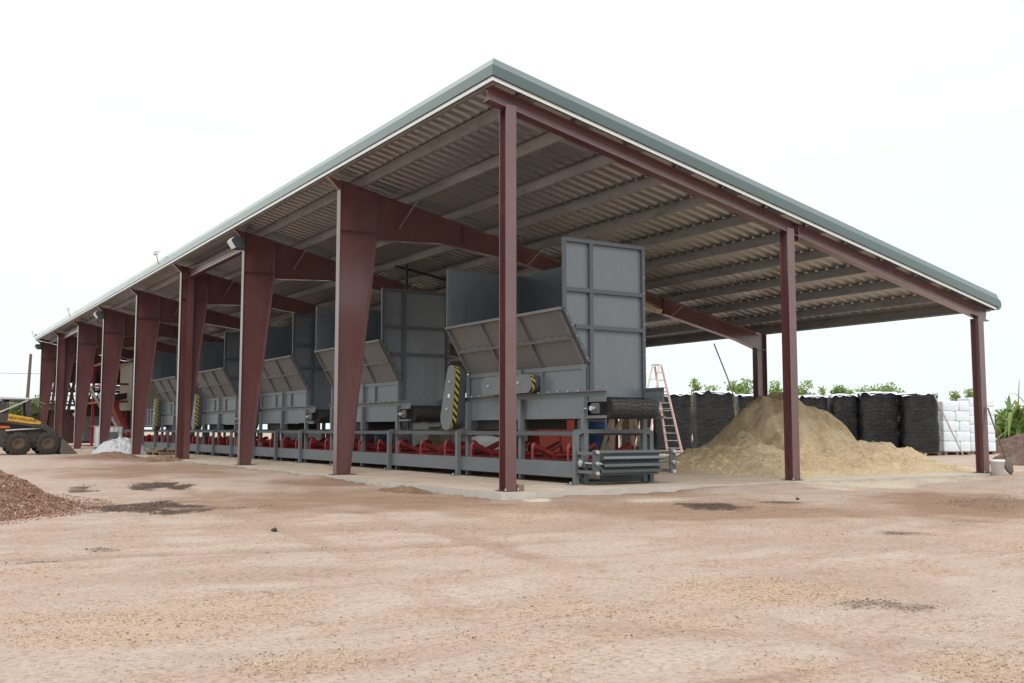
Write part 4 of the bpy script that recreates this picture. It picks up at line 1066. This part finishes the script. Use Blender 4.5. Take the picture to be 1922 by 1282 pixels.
MB().prism([(-1.5, .5), (-1.55, 1.3), (-1.2, 1.4), (-.1, 1.3), (.6, .95), (.95, .5), (.95, .3), (-.9, .25)], XZ, -.48, .48).build('body', 'loader', ls, bevel=.03)
MB().prism([(-1.56, .45), (-1.75, .55), (-1.75, 1.3), (-1.56, 1.38)], XZ, -.55, .55).build('rear_door', 'loader', ls)
MB().bb((-1.45, -.56, 1.1), (-.85, -.485, 1.2)).build('reflector', 'orange', ls)
MB().bb((-1.62, -.56, .5), (-1.38, -.485, .85)).build('side_panel', 'yellow', ls)
# cab
mb = MB()
for y in (-.46, .46):
    mb.bar((-.12, y, 1.3), (-.2, y, 2.24), .22, .09, (0, 1, 0)); mb.bar((-1.05, y, 1.4), (-1.05, y, 2.24), .3, .08, (0, 1, 0)); mb.bb((-1.1, y-.04, 2.17), (-.1, y+.04, 2.27))
mb.bb((-1.0, -.41, 1.42), (-.95, .41, 2.2)); mb.build('cab_frame', 'loader', ls)
MB().prism([(-1.7, 2.272), (-.04, 2.272), (-.05, 2.33), (-1.6, 2.4)], XZ, -.52, .52).build('cab_roof', 'cabroof', ls, bevel=.02)
MB().bar((-.22, -.53, 2.24), (-1.5, -.6, 1.62), .05, .05).build('grab_bar', 'alu', ls)
# boom arms
for y, s in ((-.66, -1), (.66, 1)):
    a = MB().prism([(-1.7, 1.36), (-1.6, 1.66), (-.95, 1.69), (.0, 1.52), (.45, 1.28), (.85, .98), (1.16, .62), (1.2, .35), (1.05, .32), (.8, .72), (.5, .98), (.2, 1.12), (-.95, 1.3)], XZ, y-.07, y+.07).build('boom_arm', 'loader', ls, bevel=.015)
    MB().prism([(-.96, 1.41), (-.92, 1.685), (-.05, 1.52), (.3, 1.34), (.24, 1.26), (-.1, 1.28)], XZ, y+s*.072, y+s*.082).build('yellow_band', 'yellow', a)
    if s < 0:
        fc = bpy.data.curves.new('lettering', 'FONT'); fc.body = 'NEW HOLLAND'; fc.size = .15; fc.extrude = .002; fc.align_x = 'CENTER'; fc.align_y = 'CENTER'; fc.offset = .003
        tmp = bpy.data.objects.new('lettering', fc); COL.objects.link(tmp); dg = bpy.context.evaluated_depsgraph_get()
        me = bpy.data.meshes.new_from_object(tmp.evaluated_get(dg)); bpy.data.objects.remove(tmp); me.materials.clear(); me.materials.append(M['black'])
        t = bpy.data.objects.new('lettering', me); COL.objects.link(t); t.parent = a
        t.location = (-.42, y-.0865, 1.46); t.rotation_euler = (rad(90), rad(7.5), 0)
    MB().tube([(-1.0, y*.9, 1.0), (.3, y*.9, 1.1)], .045, 10).build('lift_cylinder', 'steel', ls)
# bucket
MB().prism([(1.02, .1), (1.06, .6), (1.16, .64), (1.2, .3), (1.32, .14), (1.72, .04), (1.72, .0), (1.15, .0)], XZ, -.86, .86).build('bucket', 'bucket', ls)
for y in (-.874, .874): MB().prism([(1.06, .6), (1.16, .64), (1.72, .02), (1.15, .0), (1.02, .1)], XZ, y-.012, y+.012).build('bucket_cheek', 'bucket', ls)

# ------------------------------------------------------------------ vegetation
def leaf_quads(mb, c, rx, ry, rz_, n, size, seed, shell=.55):
    rnd = random.Random(seed); lobes = [(V((rnd.uniform(-.6, .6)*rx, rnd.uniform(-.6, .6)*ry, rnd.uniform(-.45, .6)*rz_)), rnd.uniform(.35, .62)) for _ in range(13)]
    for _ in range(n):
        o, k = rnd.choice(lobes); d = V((rnd.gauss(0, 1), rnd.gauss(0, 1), rnd.gauss(0, 1))).normalized()*(shell+(1-shell)*rnd.random())*rnd.uniform(.7, 1.12)
        p = V(c)+o+V((d.x*rx*k, d.y*ry*k, d.z*rz_*k))
        t = V((rnd.gauss(0, 1), rnd.gauss(0, 1), rnd.gauss(-.2, .7))).normalized(); q = t.cross(V((rnd.gauss(0, 1), rnd.gauss(0, 1), rnd.gauss(0, 1)))).normalized()
        l = size*rnd.uniform(.7, 1.4); w = l*.42
        mb.add([p-t*l/2, p+q*w/2, p+t*l/2, p-q*w/2], [(0, 1, 2, 3)])
def tree(px, ytop, wpx, D, label, m='leaf', group='bushy trees beyond the pallets', hh=2.6, n=1500, size=.2, name='bushy_tree'):
    b = local(D, px, 0); b.z = 0; H = 1+(806-ytop)/FPX*D; W = wpx/FPX*D/2; sd = random.randrange(9999); rnd = random.Random(sd)
    e = empty(name, b, label, 'tree' if 'tree' in name else 'bush', group)
    top = H-.25*hh
    mb = MB(); mb.tube([(0, 0, -.1), (.04, 0, H*.3), (0, .05, H*.62), (.03, .0, H*.86)], [.13, .1, .07, .02], 7)
    for _ in range(6):
        a = rnd.uniform(0, 6.28); z = H*rnd.uniform(.3, .55); mb.tube([(0, 0, z), (W*.4*math.cos(a), W*.4*math.sin(a), z+H*.15), (W*.75*math.cos(a), W*.75*math.sin(a), z+H*.26)], [.05, .035, .012], 5)
    mb.build('trunk', 'bark', e)
    mb = MB(); hz = min(hh, H*.8)/2; leaf_quads(mb, (0, 0, H-hz*1.1), W*1.1, W*1.1, hz, int(n*2.4), size, sd)
    for _ in range(7):    # sprigs above the crown
        a = rnd.uniform(0, 6.28); q = V((W*.6*math.cos(a)*rnd.random(), W*.6*math.sin(a)*rnd.random(), H-hz*.4))
        for k in range(12):
            z = k/12*hz*.4; p = q+V((rnd.gauss(0, .08), rnd.gauss(0, .08), z)); t = V((rnd.gauss(0, 1), rnd.gauss(0, 1), .8)).normalized(); x = t.cross(V((rnd.gauss(0, 1), rnd.gauss(0, 1), 0))).normalized(); l = size
            mb.add([p, p+t*l/2+x*l*.2, p+t*l, p+t*l/2-x*l*.2], [(0, 1, 2, 3)])
    mb.build('crown', m, e, fix=False)
TR = [(1306, 712, 26, 58, 'thin bushy tree top at the left end, above the second black pallet load', 700), (1332, 724, 56, 62, 'low bushy tree behind the black load with the torn patch', 1300), (1372, 716, 44, 60, 'bushy tree right of the leaning rod, yellower on top', 1200), (1402, 712, 60, 62, 'tall rounded bushy tree left of the far low column', 1700),
      (1457, 716, 44, 60, 'bushy tree between the far low column and the middle post', 1200), (1512, 715, 62, 63, 'bushy tree just right of the middle post', 1700), (1550, 728, 40, 60, 'low bushy tree above the steep sand flank', 1000), (1576, 724, 36, 64, 'small round bushy tree behind the narrow pallet load', 1000),
      (1608, 731, 44, 62, 'low bushy tree behind the gap left of the wide pallet load', 1000), (1660, 719, 78, 62, 'widest bushy tree, above the wide black pallet load', 2200), (1795, 735, 24, 70, 'small bushy tree tip above the lower white bag stack', 500), (1823, 731, 30, 70, 'small bushy tree tip left of the right end post', 600)]
for px, yt, w, D, lb, n in TR: tree(px, yt, w*1.05, D, lb, 'leaf', n=n)
tree(1900, 770, 90, 60, 'leafy bush filling in behind the banana plants', 'leafd', 'shrubs at the right edge', 2.2, 1500, .25, 'shrub_bush')
tree(1250, 742, 30, 66, 'small bushy tree tip between the ladder and the pallets', n=500)
# left background shrubs
for px, yt, w, D, lb in [(12, 752, 70, 70, 'dense shrub behind the loader cab'), (52, 748, 60, 66, 'dense shrub behind the loader front pillar'), (78, 742, 44, 72, 'pale green shrub beside the last column'), (100, 752, 30, 78, 'shrub glimpsed between the last two columns'), (-30, 745, 90, 75, 'broad shrub off the left of the loader')]:
    tree(px, yt, w, D, lb, 'leafd', 'shrubs at the far left', 3.0, 1600, .22, 'shrub_bush')
def strap_leaf(mb, base, az, L, W, rise, droop, n=9, tear=False):
    d = V((math.cos(az), math.sin(az), 0)); s = V((-d.y, d.x, 0)); vs = []
    for i in range(n+1):
        t = i/n; p = V(base)+d*(L*t*(1-.15*t))+V((0, 0, rise*t-droop*t*t)); w = W*math.sin(math.pi*min(.97, .08+t*.92))**.6
        vs += [p-s*w/2+V((0, 0, .12*w)), p, p+s*w/2+V((0, 0, .12*w))]
    mb.add(vs, [(i*3+j, i*3+j+1, i*3+j+4, i*3+j+3) for i in range(n) for j in range(2)], True)
for px, D, h, lb in [(1884, 53, 2.4, 'banana plant nearest the white bags with yellowing leaves'), (1906, 51, 2.9, 'tallest banana plant at the right edge'), (1932, 52, 3.2, 'banana plant cut by the right edge of the view'), (1895, 58, 2.6, 'low banana plant farther back at the right edge')]:
    b = local(D, px); e = empty('banana_plant', b, lb, 'plant', 'banana plants behind the soil heap')
    MB().tube([(0, 0, -.1), (.03, 0, h*.3), (0, 0, h*.5)], [.09, .07, .04], 9).build('stem', 'frond', e)
    mb = MB(); rnd = random.Random(px)
    for k in range(46):
        z = h*rnd.uniform(.1, .62); strap_leaf(mb, (rnd.uniform(-.3, .3), rnd.uniform(-.3, .3), z), k*2.4+rnd.uniform(-.5, .5), h*rnd.uniform(.22, .5), rnd.uniform(.14, .34), h*rnd.uniform(.25, .8), h*rnd.uniform(.15, .8))
    mb.build('leaf_crown', 'banana', e, fix=False)
b = local(56, 1912); tag(MB().tube([b, b+V((.05, 0, 2.2)), b+V((.1, -.1, 3.8))], [.05, .04, .015], 6).build('bare_stick', 'pole'), 'bare dead stick rising above the banana plants', 'stick')
b = local(60, 47); pm = empty('palm_plant', b, 'small palm with arching fronds behind the loader cab', 'palm')
MB().tube([(0, 0, -.1), (0, 0, 2.4)], [.14, .1], 8).build('trunk', 'bark', pm)
mb = MB(); rnd = random.Random(3)
for k in range(13):
    az = k*2.4; L = rnd.uniform(.9, 1.5); d = V((math.cos(az), math.sin(az), 0)); s = V((-d.y, d.x, 0)); rise = rnd.uniform(.5, 1.3); dr = rnd.uniform(.5, 1.3)
    for i in range(26):
        t = i/26; p = V((0, 0, 2.4))+d*L*t+V((0, 0, rise*t-dr*t*t))
        for sg in (-1, 1):
            tip = p+s*sg*.3*(1-t*.6)+d*.16-V((0, 0, .1)); mb.add([p, p+d*.04, tip, tip-d*.03], [(0, 1, 2, 3)])
mb.build('fronds', 'frond', pm, fix=False)
# utility pole and wire
b = at(52, 806, 88); b.z = 0
up = empty('utility_pole', b, 'dark wooden utility pole behind the far end of the shed', 'pole')
MB().tube([(-.25, 0, -.2), (0, 0, 1+(806-664)/FPX*88)], [.17, .12], 10).build('pole_shaft', 'pole', up)
a = at(-40, 699, 84); c = at(110, 702, 92)
tag(MB().tube([a, at(30, 701, 87), c], .018, 5).build('overhead_wire', 'black'), 'single thin overhead wire crossing behind the utility pole', 'wire')
# low pale block wall seen far left between the columns
p = local(80, 97); tag(MB().bb((p.x-2, p.y-.1, 0), (p.x+2, p.y+.1, 1.35)).bb((p.x-2.05, p.y-.15, 1.351), (p.x+2.05, p.y+.15, 1.43)).build('block_wall', 'white'), 'short white wall glimpsed between the last columns', 'wall')

# ------------------------------------------------------------------ light
w = bpy.data.worlds.new('World'); S.world = w; w.use_nodes = True
n, l = w.node_tree.nodes, w.node_tree.links
bg = n['Background']; bg.inputs['Strength'].default_value = .1
SUN_EL = 41.
sd = V((-.5, -.86, 0)).normalized()          # towards the sun, horizontally
sky = n.new('ShaderNodeTexSky'); sky.sky_type = 'NISHITA'; sky.sun_disc = False; sky.sun_elevation = rad(SUN_EL); sky.sun_rotation = math.atan2(sd.x, sd.y)
tc = n.new('ShaderNodeTexCoord'); mpn = n.new('ShaderNodeMapping'); mpn.inputs['Scale'].default_value = (1, 1, 3.2); l.new(tc.outputs['Generated'], mpn.inputs['Vector'])
cl = noise_n(n, l, mpn.outputs['Vector'], 1.7, 6, .55, .4)
cr = ramp(n, [(.36, g3(.93)), (.5, g3(1.))]); l.new(cl.outputs['Fac'], cr.inputs['Fac'])
# overcast deck: brighter overhead than near the horizon
sx = n.new('ShaderNodeSeparateXYZ'); l.new(tc.outputs['Generated'], sx.inputs[0])
cw = ramp(n, [(0, (9.5, 10.7, 10.7)), (.14, (10.0, 10.8, 10.4)), (.5, (10.4, 11.2, 10.7)), (.62, (15., 15.2, 15.)), (1, (21., 21., 21.))]); l.new(sx.outputs['Z'], cw.inputs['Fac'])
l.new(mixc(n, l, cr.outputs['Color'], sky.outputs['Color'], cw.outputs['Color']), bg.inputs['Color'])
sun = bpy.data.lights.new('sun', 'SUN'); sun.energy = 1.5; sun.angle = rad(24); sun.color = (1, .965, .91)
so = bpy.data.objects.new('sun', sun); COL.objects.link(so)
dv = V((sd.x*math.cos(rad(SUN_EL)), sd.y*math.cos(rad(SUN_EL)), math.sin(rad(SUN_EL))))
so.rotation_euler = dv.to_track_quat('Z', 'Y').to_euler(); so.location = (-20, -20, 30)
vs_ = S.view_settings; vs_.view_transform = 'Standard'; vs_.look = 'None'; vs_.exposure = 0; vs_.gamma = 1; vs_.use_curve_mapping = False
S.cycles.max_bounces = 8; S.cycles.diffuse_bounces = 2
